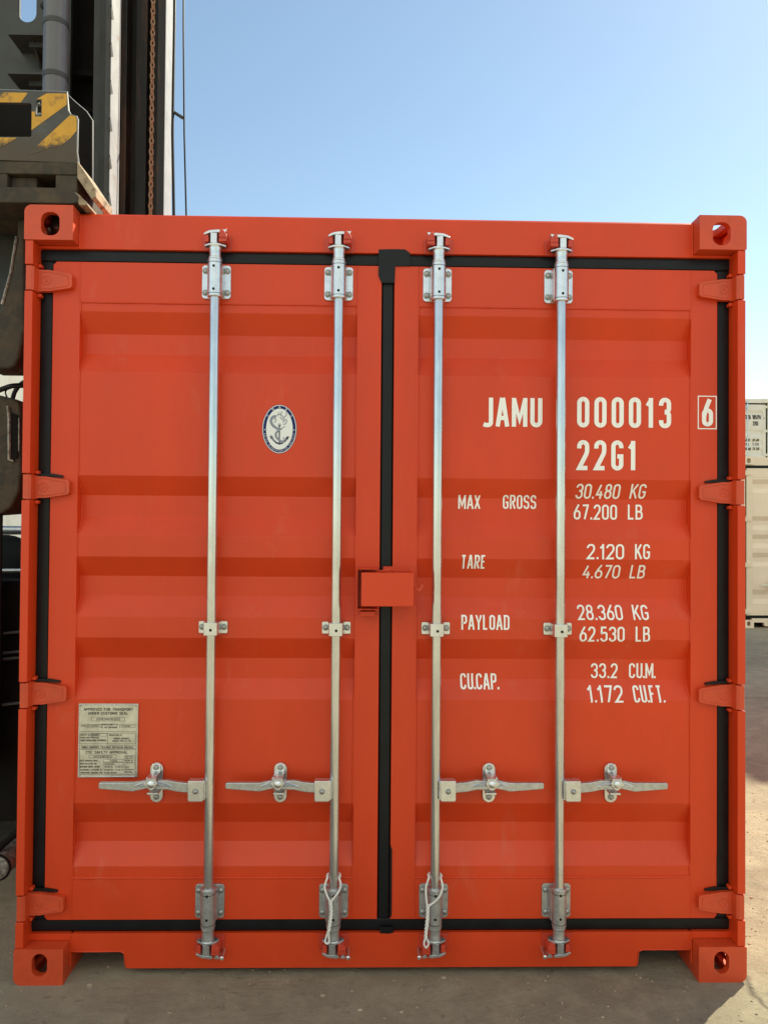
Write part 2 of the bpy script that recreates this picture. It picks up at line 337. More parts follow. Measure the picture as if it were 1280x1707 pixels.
def text2d(s, x0, x1, z0, z1, t=.15, slant=0, gap=.5, wr=None, out=None, lift0=0, step=.00012):
    """strokes of s filling the box x0..x1 / z0..z1"""
    out = out or ([], []); H = z1 - z0; th = t * H
    wr = wr or 1.0
    ws = [(.12 if c in ".,' I" and c != ' ' else GL[c][0]) for c in s]
    # solve glyph width g so the run fits exactly
    gp = gap * th + .02 * H; pun = ".,'"
    def adv(g): return sum((0 if c in pun else wd * g) + th for c, wd in zip(s, ws))
    pf = 1.15 if s[0].isdigit() else .4
    gaps = [gp * (pf if (s[i] in pun or s[i + 1] in pun) else 1) for i in range(len(s) - 1)]
    tot = x1 - x0 - slant * H
    den = sum(wd for c, wd in zip(s, ws) if c not in pun) or 1
    g = (tot - th * len(s) - sum(gaps)) / den
    if g < .12 * H:
        gaps = [q * .4 for q in gaps]; g = (tot - th * len(s) - sum(gaps)) / den
    g = max(g, .02 * H)
    x = x0; h = H - th
    for ci, (c, wd) in enumerate(zip(s, ws)):
        gw = 0 if c in pun else wd * g
        for k, (cl, path) in enumerate(GL[c][1]):
            sc = []
            for px, py, pr in path:
                if c in pun:
                    sc.append(((px - .4) * .12 * H if c == ',' else 0, py * h, 0)); continue
                sc.append((px * gw, py * h, pr * g))
            pts = rounded(sc, cl)
            pts = [Vector((x + th / 2 + p.x + slant * (p.y + th / 2), z0 + th / 2 + p.y)) for p in pts]
            ribbon(out, pts, cl, th, lift0 + k * step)
        x += gw + th + (gaps[ci] if ci < len(gaps) else 0)
    return out
def rect2d(out, x0, x1, z0, z1, t, lift=0):
    ribbon(out, [Vector(p) for p in ((x0, z0), (x1, z0), (x1, z1), (x0, z1))], True, t, lift)
def fill2d(out, pts, lift=0):
    k = len(out[0]); out[0].extend([(p[0], p[1], lift) for p in pts]); out[1].append(tuple(range(k, k + len(pts))))
def flat_obj(name, out, m, parent, yfun, breaks=()):
    me = bpy.data.meshes.new(name); bm = bmesh.new()
    vs = [bm.verts.new((x, l, z)) for x, z, l in out[0]]
    for f in out[1]:
        try: bm.faces.new([vs[i] for i in f])
        except ValueError: pass
    for zb in breaks:
        bmesh.ops.bisect_plane(bm, geom=list(bm.verts) + list(bm.edges) + list(bm.faces), plane_co=(0, 0, zb), plane_no=(0, 0, 1))
    for v in bm.verts:
        v.co.y = yfun(v.co.x, v.co.z) - v.co.y
    for f in bm.faces:
        f.normal_update()
        if f.normal.y > 0: f.normal_flip()
    bm.to_mesh(me); bm.free(); me.materials.append(M[m])
    o = bpy.data.objects.new(name, me); C.objects.link(o); o.parent = parent
    return o
# ------------------------------------------------------------------ THE CONTAINER
W, H, D = 1.219, 2.591, 6.058
YD = .058                                    # door leaf front plane
BR = [2.282, 2.2507, 2.1812, 2.1123, 2.0425, 1.689, 1.6226, 1.5499, 1.4841, 1.4125, 1.3446, 1.2762, 1.2083, 1.1369, 1.0633, 0.9931, 0.9293, 0.5762, 0.4994, 0.4337, 0.3639, 0.3245]
DP = [0, 0, 1, 1, 0, 0, 1, 1, 0, 0, 1, 1, 0, 0, 1, 1, 0, 0, 1, 1, 0, 0]
YP, DEEP = .0605, .037
def ypanel(z):
    for i in range(len(BR) - 1):
        if BR[i + 1] <= z <= BR[i]:
            t = (BR[i] - z) / (BR[i] - BR[i + 1]); return YP + DEEP * (DP[i] + (DP[i + 1] - DP[i]) * t)
    return YP
def casting_mb(sx, top, rear=False, shape=0):
    m = MB(); f = (lambda y: D - y) if rear else (lambda y: y)
    def yy(a, b): a, b = f(a), f(b); return (min(a, b), max(a, b))
    z0, z1 = (H - .118, H) if top else (0, .118)
    xo, xi = W, W - .162; r = .024
    if top: out = [(xi, z0), (xo - .003, z0), (xo, z0 + .003)] + arc(xo - r, z1 - r, r, 0, 90, 8) + [(xi, z1)]
    else: out = [(xi, z0)] + arc(xo - r, z0 + r, r, -90, 0, 8) + [(xo, z1 - .003), (xo - .003, z1), (xi, z1)]
    if top: hole = rrect(1.102, 1.1635, 2.488, 2.5665, .026, 8)
    else: hole = rrect(1.1085, 1.1595, .029, .1035, .0255, 9)
    flip = lambda ps: [(sx * x, z) for x, z in ps]
    m.holed(flip(out), [flip(hole)], 'y', *yy(0, .026))
    e = .0006
    y0, y1 = yy(.0262, .15)
    zc = (z0 + z1) / 2
    zs = (z0 + e, z1 - r) if top else (z0 + r, z1 - e)
    ovy = rrect(min(f(.05), f(.13)), max(f(.05), f(.13)), zc - .0255, zc + .0255, .0253, 8)
    m.holed([(y0, zs[0]), (y1, zs[0]), (y1, zs[1]), (y0, zs[1])], [ovy], 'x', *sorted((sx * (xo - .024), sx * (xo - e))))
    m.box(sx * (xi + .0005), sx * (xi + .022), y0, y1, z0 + e, z1 - e)
    m.box(sx * xi, sx * (xo - .001), *yy(.1502, .178), z0 + .001, z1 - .001)
    ov = [(sx * x, y) for x, y in rrect(1.105, 1.169, min(f(.028), f(.146)), max(f(.028), f(.146)), .031, 8)]
    pl = [(sx * (xi + .0225), y0), (sx * (xo - r), y0), (sx * (xo - r), y1), (sx * (xi + .0225), y1)]
    if top:
        m.holed(pl, [ov], 'z', z1 - .024, z1 - e); m.prism([(sx * (xi + .0225), y0), (sx * (xo - .0245), y0), (sx * (xo - .0245), y1), (sx * (xi + .0225), y1)], 'z', z0 + e, z0 + .022)
        a = arc(xo - r, z1 - r, r - e, 0, 90, 8) + [(xo - r, z1 - r - .004), ]
    else:
        m.holed(pl, [ov], 'z', z0 + e, z0 + .024); m.prism([(sx * (xi + .0225), y0), (sx * (xo - .0245), y0), (sx * (xo - .0245), y1), (sx * (xi + .0225), y1)], 'z', z1 - .022, z1 - e)
        a = arc(xo - r, z0 + r, r - e, -90, 0, 8) + [(xo - r, z0 + r + .004)]
    m.prism([(sx * x, z) for x, z in a], 'y', y0, y1)
    return m
def side_wall(sx, t=.036, x=W - .004, y0=.18, y1=D - .18, z0=.15, z1=H - .06, n=21):
    """vertical corrugations"""
    pit = (y1 - y0) / n; pts = []
    for i in range(n):
        a = y0 + i * pit
        pts += [(x, a), (x, a + pit * .26), (x - t, a + pit * .5), (x - t, a + pit * .76)]
    pts.append((x, y1))
    m = MB(); k = len(pts)
    vs = [(sx * p, q, z0) for p, q in pts] + [(sx * p, q, z1) for p, q in pts] + [(sx * (p - .003), q, z0) for p, q in pts] + [(sx * (p - .003), q, z1) for p, q in pts]
    fs = [(i, i + 1, k + i + 1, k + i) for i in range(k - 1)] + [(2 * k + i, 3 * k + i, 3 * k + i + 1, 2 * k + i + 1) for i in range(k - 1)]
    return m.add(vs, fs)
HZ = [(2.347), (1.646), (.951), (.2475)]
def hinge_mb(sx, zc):
    m = MB(); h = .0405
    m.prism([(sx * x, y) for x, y in [(1.2145, .008), (1.2115, .004), (1.196, .004), (1.188, .010), (1.184, .034), (1.184, .05), (1.2145, .05)]], 'z', zc - h, zc + h)
    out = [(1.1845, zc - .038), (1.1845, zc + .038), (1.170, zc + .0365), (1.150, zc + .036), (1.078, zc + .0245), (1.072, zc + .019), (1.072, zc - .019), (1.078, zc - .0245), (1.150, zc - .036), (1.170, zc - .0365)]
    m.prism([(sx * x, z) for x, z in out], 'y', .036, .0575)
    # raised rim and the embossed round mark
    inn = [(1.176, zc - .0285), (1.176, zc + .0285), (1.150, zc + .0285), (1.084, zc + .0175), (1.084, zc - .0175), (1.150, zc - .0285)]
    m.tube([(sx * x, .0362, z) for x, z in inn], .0017, 6, closed=True)
    m.tube([(sx * x, .0358, z) for x, z in arc(1.158, zc, .0145, 0, 345, 22)], .0017, 6, closed=True)
    m.tube([(sx * x, .0358, z) for x, z in [(1.164, zc - .007), (1.153, zc), (1.164, zc + .008)]], .0015, 6)
    return m
def weld(m, pts, r=.0022):
    """a slightly wandering bead"""
    out = []
    for i in range(len(pts) - 1):
        a = Vector(pts[i]); b = Vector(pts[i + 1]); k = max(1, int((b - a).length / .02))
        for j in range(k): out.append(a + (b - a) * j / k)
    out.append(Vector(pts[-1]))
    out = [p + Vector((random.uniform(-.0005, .0005), random.uniform(-.0003, .0003), random.uniform(-.0005, .0005))) for p in out]
    m.tube(out, [r * random.uniform(.75, 1.2) for _ in out], 6)
box = thing('shipping_container', 'orange red container seen square on, with four steel locking bars and white lettering', 'container')
def build_castings(parent, m='orange_cast'):
    for sx in (-1, 1):
        for top in (0, 1):
            for rear in (False, True):
                casting_mb(sx, top, rear).build('corner_casting', m, parent, .0022)
build_castings(box)
for sx in (-1, 1):
    m = MB(); zs = [.1185] + [z for zc in reversed(HZ) for z in (zc - .0445, zc + .0445)] + [H - .1185]
    for i in range(0, len(zs), 2):
        m.box(sx * 1.1895, sx * 1.2165, .003, .1, zs[i], zs[i + 1])
    m.box(sx * 1.192, sx * 1.214, .03, .098, .12, H - .12)
    m.box(sx * 1.14, sx * 1.2150, .1005, .16, .12, H - .12)
    for zc in HZ:                              # small lug plates above and below each hinge
        m.box(sx * 1.1755, sx * 1.1893, .038, .06, zc + .0445, zc + .056)
        m.box(sx * 1.1755, sx * 1.1893, .038, .06, zc - .056, zc - .0445)
    m.build('corner_post', 'orange', box, .0025)
m = MB(); m.prism([(.055, 2.463), (.055, 2.578), (.062, 2.586), (.16, 2.586), (.16, 2.578), (.12, 2.463)], 'x', -1.0565, 1.0565)
m.box(-1.19, -1.057, .0556, .12, 2.4632, 2.4725); m.box(1.057, 1.19, .0556, .12, 2.4632, 2.4725)
for sx in (-1, 1):
    weld(m, [(sx * 1.0545, .0552, 2.463), (sx * 1.0545, .0552, 2.58)], .003)
m.build('header', 'orange', box, .0025)
# sill with the two notches beside the castings
o_ = [(-1.0567, .1175), (-1.0567, .0795), (-.884, .0795), (-.874, .074), (-.866, .0235), (.866, .0235), (.870, .074), (.879, .0795), (1.0567, .0795), (1.0567, .1175), (1.0567, .1406), (-1.0567, .1406)]
m = MB(); m.prism(o_, 'y', .055, .063)
m.box(-1.05, 1.05, .0632, .19, .1286, .1396)
m.box(-.86, .86, .0632, .17, .024, .034)
for s in (-1, 1):
    m.box(s * 1.0570, s * 1.19, .0556, .12, .1186, .1404)
    m.box(s * 1.0563, s * 1.052, .055, .16, .04, .0793)
    m.box(s * .868, s * .863, .0632, .16, .0243, .079); m.box(s * 1.05, s * .87, .0632, .16, .0797, .0850)
    weld(m, [(s * 1.0545, .0548, .139), (s * 1.0545, .0548, .035)], .003)
    weld(m, [(s * 1.05, .0548, .0805), (s * .885, .0548, .0805), (s * .873, .0548, .074), (s * .868, .0548, .03)], .0022)
m.build('sill', 'orange', box, .0015)
# body shell
for sx in (-1, 1):
    side_wall(sx).build('side_wall', 'orange', box, sm=False)
    m = MB(); m.box(sx * (W - .003), sx * (W - .06), .179, D - .179, H - .06, H - .004); m.build('top_rail', 'orange', box, .003)
    m = MB(); m.box(sx * (W - .003), sx * (W - .05), .179, D - .179, .03, .16); m.build('bottom_rail', 'orange', box, .003)
m = MB(); m.box(-W + .062, W - .062, .161, D - .1, H - .03, H - .022)
for i in range(26):
    y = .3 + i * .215; m.box(-1.12, 1.12, y, y + .09, H - .0218, H - .006)
m.build('roof', 'orange', box, .003)
m = MB(); m.box(-W + .052, W - .052, .191, D - .1, .13, .158)
for i in range(12): m.box(-1.15, 1.15, .5 + i * .45, .56 + i * .45, .04, .1295)
m.build('floor', 'dark', box)
m = MB()
for i in range(10):
    x = -1.1 + i * .22; m.prism([(x, D - .06), (x + .06, D - .06), (x + .11, D - .02), (x + .17, D - .02), (x + .22, D - .06), (x + .22, D - .064), (x + .17, D - .024), (x + .11, D - .024), (x + .06, D - .064), (x, D - .064)], 'z', .12, H - .1)
m.box(-1.05, 1.05, D - .1, D - .01, H - .12, H - .03); m.box(-1.05, 1.05, D - .1, D - .01, .03, .14)
m.build('end_wall', 'orange', box, .002)
# doors
def door(sx):
    xo, xi, so, si = 1.1437, .0222, 1.0517, .1055
    mx = lambda ps: [(sx * x, z) for x, z in ps]
    m = MB()
    out = [(xi, .1852), (xo - .01, .1852), (xo, .195), (xo, 2.408), (xo - .012, 2.4196), (xi, 2.4196)]
    hol = [(si, .3245), (so, .3245), (so, 2.282), (si, 2.282)]
    m.holed(mx(out), [mx(hol)], 'y', YD, .118)
    for x in (so, si):
        weld(m, [(sx * x, YD + .0004, 2.283), (sx * x, YD + .0004, 2.417)], .0024)
        weld(m, [(sx * x, YD + .0004, .323), (sx * x, YD + .0004, .188)], .0022)
    d = m.build('door', 'orange', box, .003)
    p = MB(); k = len(BR); a, b = sx * (si + .0006), sx * (so - .0006)
    vs = [(a, YP + DEEP * DP[i], BR[i]) for i in range(k)] + [(b, YP + DEEP * DP[i], BR[i]) for i in range(k)] + [(a, YP + DEEP * DP[i] + .003, BR[i]) for i in range(k)] + [(b, YP + DEEP * DP[i] + .003, BR[i]) for i in range(k)]
    p.add(vs, [(i, i + 1, k + i + 1, k + i) for i in range(k - 1)] + [(2 * k + i, 3 * k + i, 3 * k + i + 1, 2 * k + i + 1) for i in range(k - 1)])
    for x in (so - .0015, si + .0015):
        weld(p, [(sx * x, YP + DEEP * DP[i] - .001, BR[i]) for i in range(k)], .0028)
    for z, rr in ((2.2812, .0032), (.3250, .0042)):
        weld(p, [(sx * si, YP - .0015, z), (sx * so, YP - .0015, z)], rr)
    p.build('door_panel', 'orange', d, .004, sharp=20)
    for zc in HZ: hinge_mb(sx, zc).build('hinge', 'orange_cast', d, .002)
    return d
dl, dr = door(-1), door(1)
# gasket
g = MB(); G0 = .0665
def bead(x0, x1, z0, z1):
    """rubber lip with a rounded face"""
    if x1 - x0 < z1 - z0:
        c = (x0 + x1) / 2; hw = (x1 - x0) / 2
        ps = [(x0, G0 + .02), (x0, G0 + .005), (c - hw * .75, G0), (c, G0 - .0015), (c + hw * .75, G0), (x1, G0 + .005), (x1, G0 + .02)]
        g.prism(ps, 'z', z0, z1)
    else:
        c = (z0 + z1) / 2; hw = (z1 - z0) / 2
        ps = [(G0 + .02, z0), (G0 + .005, z0), (G0, c - hw * .75), (G0 - .0015, c), (G0, c + hw * .75), (G0 + .005, z1), (G0 + .02, z1)]
        g.prism(ps, 'x', x0, x1)
bead(-1.191, -1.1440, .186, 2.4195); bead(1.1440, 1.191, .186, 2.4195)
bead(-1.191, 1.191, 2.4200, 2.4655); bead(-1.191, 1.191, .1408, .1848); bead(-.0218, .0218, .186, 2.4195)
g.box(-1.139, 1.139, .119, .13, .145, 2.462)
for a_, b_ in ((-1.191, -1.1445), (1.1445, 1.191), (-.0215, .0215)): g.box(a_, b_, G0 + .0205, .1185, .145, 2.462)
for a_, b_ in ((.1455, .1845), (2.4205, 2.4615)):
    for c_, d_ in ((-1.144, -.022), (.022, 1.144)): g.box(c_, d_, G0 + .0205, .1185, a_, b_)
g.prism([(-.0335, 2.385), (-.0335, 2.4755), (.010, 2.4775), (.058, 2.4772), (.075, 2.4645), (.075, 2.42), (.024, 2.418), (.022, 2.36), (-.0225, 2.36)], 'y', .0535, .0575)
g.prism([(.0205, .186), (.0275, .2), (.0275, .42), (.021, .44)], 'y', .0545, .0576); g.prism([(-.012, .1395), (.02, .1375), (.034, .1415), (.034, .16), (-.012, .16)], 'y', .0535, .0545)
for s in (-1, 1):
    for zc in HZ[1:]:
        g.prism([(s * 1.186, zc + .0385), (s * 1.186, zc + .0475), (s * 1.135, zc + .047), (s * 1.1, zc + .041), (s * 1.098, zc + .034)], 'y', .0505, .0572)
g.prism([(1.1425, .29), (1.1490, .30), (1.1490, .40), (1.1425, .40)], 'y', .0545, .0577)
g.build('door_gasket', 'rubber', box, .0012)
# ------------------------------------------------------------------ locking bars
def loop_poly(pts, s): return [(s * x, z) for x, z in pts]
def locking_bar(bx, s):
    """s=-1: handle points left, +1: handle points right; local x = bx + s*u"""
    ya = .018
    m = MB(); m.cyl((bx, ya, .17), (bx, ya, 2.458), .0168, 32)
    bar = m.build('locking_bar', 'galv_rod', box)
    bolts = []
    for top, z0, z1, sz0, sz1 in ((1, 2.2965, 2.4115, 2.291, 2.4195), (0, .1935, .3075, .181, .3105)):
        c = bx - .0015
        m = MB(); m.prism(rrect(c - .049, c + .049, z0, z1, .011, 5), 'y', .0505, .0575)
        m.prism([(c - .030, .0503), (c - .027, .03), (c - .0245, .02), (c + .0245, .02), (c + .027, .03), (c + .030, .0503)], 'z', z0 + .004, z1 - .004)
        zz = (sz0, sz1)
        m.lathe((bx, ya, zz[0]), (0, 0, 1), [(0, .0225), (.002, .0245), (zz[1] - zz[0] - .002, .0245), (zz[1] - zz[0], .0225)], 32)
        m.build('guide_bracket', 'galv' if top else 'galv_dull', bar, .0012)
        for z in ((2.3918, 2.3142) if top else (.2925, .2145)):
            MB().cyl((bx, ya - .0249, z), (bx, ya - .0235, z), .0046, 14).build('bracket_hole', 'hole', bar)
        for z in ((sz0 + .013, sz1 - .011) if top else (sz0 + .014, sz1 - .016)):
            h = MB().tube([(bx + .02465 * math.cos(R(a)), ya + .02465 * math.sin(R(a)), z + .002 * math.sin(R(a))) for a in range(180, 361, 12)], .0009, 5); h.build('bracket_groove', 'hole', bar)
        for dx in (-.037, .037):
            for z in (z0 + .02, z1 - .02): bolts.append((c + dx, .0504, z, .0088))
        # collars and cam end
        q = MB(); zn = 1 if top else -1; ze = sz1 if top else sz0
        q.lathe((bx, ya, ze), (0, 0, zn), [(.0, .0225), (.007, .0225), (.0075, .0195), (.03, .0190), (.036, .0205), (.041, .0205), (.043, .015), (.046, .013)], 28)
        zf = ze + zn * .045
        def wing(zb, t, fl, ext=1.0):
            # four-pointed flange seen edge-on
            pts = [(-.036 * ext, .004), (-.018, -.016), (.0, -.021), (.02, -.014), (.037 * ext, .0), (.034 * ext, .014), (.016, .026), (-.016, .026), (-.034 * ext, .015)]
            q.prism([(bx + fl * x, ya + y) for x, y in pts], 'z', min(zb, zb + zn * t), max(zb, zb + zn * t))
        q.lathe((bx, ya, ze + zn * .040), (0, 0, zn), [(0, .018), (.006, .021), (.009, .019)], 20)
        wing(zf, .0065, s)
        q.prism([(bx + s * x, ya + y) for x, y in [(-.008, -.015), (.012, -.019), (.019, -.004), (.016, .022), (-.01, .022), (-.013, .0)]], 'z', min(zf + zn * .0066, zf + zn * .0415), max(zf + zn * .0066, zf + zn * .0415))
        # crown: inclined hooked plate
        zt = zf + zn * .042
        cr = [(-.016, 0), (.014, -zn * .001), (.034, -zn * .0085), (.0375, -zn * .006), (.030, zn * .0015), (.016, zn * .0075), (-.010, zn * .0105), (-.020, zn * .009), (-.018, zn * .002)]
        q.prism([(bx + s * x, zt + z) for x, z in cr], 'y', ya - .018, ya + .024)
        q.prism([(bx + s * x, zt + z) for x, z in [(-.024, zn * .0105), (-.040, zn * .0125), (-.0405, zn * .008), (-.034, -zn * .0005), (-.029, zn * .0)]], 'y', ya - .016, ya + .018)
        q.build('cam', 'galv' if top else 'galv_dull', bar, .0018)
        # painted keepers either side
        kk = MB()
        k0, k1 = sorted((zf + zn * .009, zf + zn * .039))
        kk.prism([(bx - s * x, z) for x, z in [(.015, k0), (.041, k0 + .002), (.043, k1 - .006), (.034, k1 + (.006 if top else .003)), (.024, k1 + (.016 if top else .003)), (.017, k1 + .004)]], 'y', -.004, .054)
        kk.prism([(bx + s * x, z) for x, z in [(.02, k0 + .002), (.034, k0 + .003), (.035, k1 - .004), (.021, k1 - .002)]], 'y', .004, .054)
        kk.box(bx - .05, bx + .05, .048, .0545, min(zf - zn * .004, zf + zn * .046), max(zf - zn * .004, zf + zn * .046))
        kk.box(bx - s * .0165, bx - s * .0415, -.0075, -.0042, (k0 + k1) / 2 - .001, k1 - .003)
        kk.build('cam_keeper', 'keeper', box, .0025)
        if not top:
            t = MB(); xx = bx - s * .05 if bx not in (BX[2],) else bx - .052
            t.cyl((xx, .054, zf - .047), (xx, .004, zf - .050), .0045, 12); t.lathe((xx, .004, zf - .05), (0, -1, 0), [(0, .0065), (.004, .0065), (.006, .004)], 12)
            t.build('keeper_pin', 'galv', box)
    # mid clamp
    m = MB(); z0, z1 = 1.1535, 1.1965
    for q in (-1, 1):
        m.prism(rrect(min(bx + q * .024, bx + q * .0485), max(bx + q * .024, bx + q * .0485), z0 + .001, z1 - .001, .004, 3), 'y', .0505, .0575)
        bolts.append((bx + q * .0365, .0504, 1.176, .0088))
    m.prism([(bx - .0285, .057), (bx - .0265, .02), (bx - .022, .001), (bx - .012, -.0035), (bx + .012, -.0035), (bx + .022, .001), (bx + .0265, .02), (bx + .0285, .057)], 'z', z0, z1)
    m.build('middle_clamp', 'galv', bar, .0012)
    h = MB(); h.cyl((bx + .002, -.0045, 1.172), (bx + .002, -.003, 1.172), .0048, 14); h.build('bracket_hole', 'hole', bar)
    for b_ in bolts: MB().bolt(*b_).build('bolt', 'bolt', bar)
    # ---- handle
    def P(pts): return [(bx + s * u, z) for u, z in pts]
    hd = MB()
    top_ = [(.058, .6655), (.068, .6655), (.104, .669), (.135, .6750), (.183, .6715), (.205, .675), (.247, .667), (.355, .6665), (.3615, .664)]
    bot_ = [(.3615, .648), (.357, .6455), (.249, .637), (.205, .6465), (.183, .644), (.135, .643), (.104, .6365), (.068, .633), (.058, .633)]
    hd.prism(P(top_ + bot_), 'y', -.004, .012)
    hdl = hd.build('door_handle', 'galv_dull', box, .0028)
    rb = MB()          # pressed ribs in the middle of the handle
    for z_, dz in ((.657, .0), (.6655, .0)):
        rb.tube([(bx + s * .118, -.0045, .655), (bx + s * .15, -.0065, z_ + .001), (bx + s * .186, -.0085, z_), (bx + s * .215, -.0065, z_ + .001), (bx + s * .243, -.0045, .656)], .0021, 6)
    rb.build('handle_rib', 'galv', hdl)
    q = MB(); q.prism([(bx + s * u, z) for u, z in rrect(.0145, .0655, .607, .675, .006, 3)], 'y', -.012, -.0075)
    q.box(bx + s * .0145, bx + s * .066, -.0073, .024, .6690, .6745); q.box(bx + s * .0145, bx + s * .064, .016, .021, .612, .6688)
    q.box(bx + s * .010, bx + s * .0165, -.006, .02, .61, .672)
    q.build('handle_bracket', 'galv', hdl, .0018)
    MB().bolt(bx + s * .040, -.0118, .6405, .0078).build('bolt', 'bolt', hdl)
    c = .185
    q = MB(); q.prism([(bx + s * u, z) for u, z in arc(c, .604, .0215, 180, 360, 10) + arc(c, .695, .0215, 0, 180, 10)], 'y', .0505, .0575)
    q.box(bx + s * (c + .012), bx + s * (c + .024), .01, .0503, .672, .68); q.box(bx + s * (c - .018), bx + s * (c + .018), .0, .0503, .625, .632)
    q.build('handle_catch', 'galv', hdl, .0015)
    q = MB()
    q.prism([(bx + s * (c + u), z) for u, z in [(.0145, .684), (.0165, .674), (.026, .669), (.024, .663), (.014, .655), (.006, .6465), (0, .645), (-.006, .6465), (-.012, .655), (-.019, .663), (-.02, .669), (-.0155, .676), (-.0145, .684)]], 'y', -.016, -.0115)
    q.prism([(.0502, .714), (.0455, .714), (.043, .690), (-.016, .6842), (-.016, .680), (.047, .686), (.0502, .692)], 'x', *sorted((bx + s * (c - .0145), bx + s * (c + .0145))))
    q.lathe((bx + s * (c + .001), -.016, .6655), (0, -1, 0), [(0, .013), (.003, .0125), (.007, .006), (.008, .002)], 14)
    q.build('catch_latch', 'galv', hdl, .0022)
    MB().bolt(bx + s * c, .0453, .7015, .0085).build('bolt', 'bolt', hdl)
    MB().bolt(bx + s * c, .0504, .602, .0085).build('bolt', 'bolt', hdl)
    return bar
BX = (-.5858, -.1681, .1709, .5892)
for bx, s in zip(BX, (-1, -1, 1, 1)): locking_bar(bx, s)
# ------------------------------------------------------------------ lock box
m = MB()
m.box(-.0835, .0905, -.030, -.027, 1.257, 1.3675)
m.prism([(-.0835, 1.3655), (.0905, 1.3655), (.0905, 1.3685), (-.0835, 1.3685)], 'y', -.0268, .057)
m.box(-.04, .0905, -.0268, .057, 1.2572, 1.2602); m.box(.0875, .0903, -.0268, .057, 1.2605, 1.3652)
m.box(-.01, .0985, .0575, .0545, 1.25, 1.385)
lb = m.build('lock_box', 'orange', box, .002)
m = MB(); m.tube([(.0905, .0, 1.338), (.0945, -.012, 1.322), (.1, -.02, 1.312), (.107, -.024, 1.309), (.114, -.022, 1.314), (.120, -.018, 1.328)], .0036, 8)
m.build('hook', 'orange_cast', lb)
m = MB(); weld(m, [(-.022, -.0, 1.372), (.0, -.012, 1.375), (.012, -.004, 1.379)], .004); weld(m, [(.02, .02, 1.374), (.088, .02, 1.374)], .003); m.build('weld_bead', 'orange_cast', lb)
m = MB(); m.box(-.0985, -.0955, -.012, .0575, 1.243, 1.381); m.box(-.0953, -.031, -.012, .0575, 1.3775, 1.381); m.box(-.0953, -.026, -.008, .0575, 1.2430, 1.2465)
m.box(-.026, -.034, .03, .0575, 1.243, 1.25)
m.build('lock_shroud', 'orange', box, .0012)
m = MB(); m.box(-.0875, -.0355, .028, .0575, 1.2165, 1.2335); m.build('lock_tab', 'orange', box, .002)
# ------------------------------------------------------------------ lettering
TX = [('JAMU', 0.3262, 0.5354, 1.8679, 1.9701, 0), ('000013', 0.6561, 0.9832, 1.8691, 1.9749, 0), ('22G1', 0.6566, 0.8616, 1.7211, 1.8252, 0),
 ('30.480', 0.659, 0.8137, 1.6233, 1.6746, 0), ('KG', 0.8495, 0.9039, 1.6249, 1.6753, 0), ('MAX', 0.2509, 0.3275, 1.5848, 1.6331, 0), ('GROSS', 0.4068, 0.5233, 1.586, 1.6347, 0),
 ('67.200', 0.6551, 0.8077, 1.5506, 1.6037, 0), ('LB', 0.8455, 0.8978, 1.552, 1.6044, 0), ('TARE', 0.2583, 0.3432, 1.3778, 1.426, 0),
 ('2.120', 0.6911, 0.8206, 1.4137, 1.4665, 0), ('KG', 0.8584, 0.9106, 1.4148, 1.4671, 0), ('4.670', 0.6851, 0.8145, 1.3452, 1.3938, 0), ('LB', 0.8502, 0.9024, 1.3462, 1.3943, 0),
 ('PAYLOAD', 0.2596, 0.4253, 1.1692, 1.2196, 0), ('28.360', 0.6626, 0.819, 1.2042, 1.2547, 0), ('KG', 0.8547, 0.909, 1.2052, 1.2552, 0), ('62.530', 0.6671, 0.8234, 1.1298, 1.1822, 0),
 ('LB', 0.8612, 0.9112, 1.1306, 1.1826, 0), ('CU.CAP.', 0.2608, 0.3952, 0.9611, 1.0131, 0), ('33.2', 0.7175, 0.8112, 0.9977, 1.0497, 0), ('CU.M.', 0.851, 0.945, 0.9981, 1.0502, 0),
 ('1.172', 0.699, 0.8219, 0.9212, 0.9753, 0), ('CU.FT.', 0.8575, 0.966, 0.9217, 0.9757, 0)]
for t, x0, x1, z0, z1, sl_ in TX:
    big = (z1 - z0) > .08
    o2 = text2d(t, x0, x1, z0, z1, t=.145 if big else .124, slant=.16 if sl_ else 0, gap=1.0 if (big and t != 'JAMU') else .55)
    flat_obj('lettering', o2, 'white_text', dr, lambda x, z: ypanel(z) - .0011, BR)
o2 = ([], []); rect2d(o2, 1.0772, 1.1400, 1.8686, 1.9812, .0035); text2d('6', 1.0900, 1.1290, 1.8765, 1.9735, t=.155, out=o2)
flat_obj('lettering', o2, 'white_text', dr, lambda x, z: YD - .0006)
# ------------------------------------------------------------------ oval emblem
ex, ez, ea, eb = -.3686, 1.853, .0592, .0840; EY = YP - .0008
def ell(a, b, n=72, a0=0, a1=360): return [(ex + a * math.cos(R(a0 + (a1 - a0) * i / n)), ez + b * math.sin(R(a0 + (a1 - a0) * i / n))) for i in range(n + (0 if a1 - a0 == 360 else 1))]
m = MB(); m.prism(ell(ea, eb), 'y', EY - .0006, EY); emb = m.build('emblem', 'ewhite', box, sm=False)
o2 = ([], []); k = 72; A = ell(ea - .0036, eb - .0036); B = ell(ea - .0135, eb - .0135)
for i in range(k): fill2d(o2, [A[i], A[(i + 1) % k], B[(i + 1) % k], B[i]])
A = ell(ea, eb); B = ell(ea - .0012, eb - .0012)
for i in range(k): fill2d(o2, [A[i], A[(i + 1) % k], B[(i + 1) % k], B[i]])
flat_obj('emblem_ring', o2, 'navy', emb, lambda x, z: EY - .0008)
o2 = ([], [])
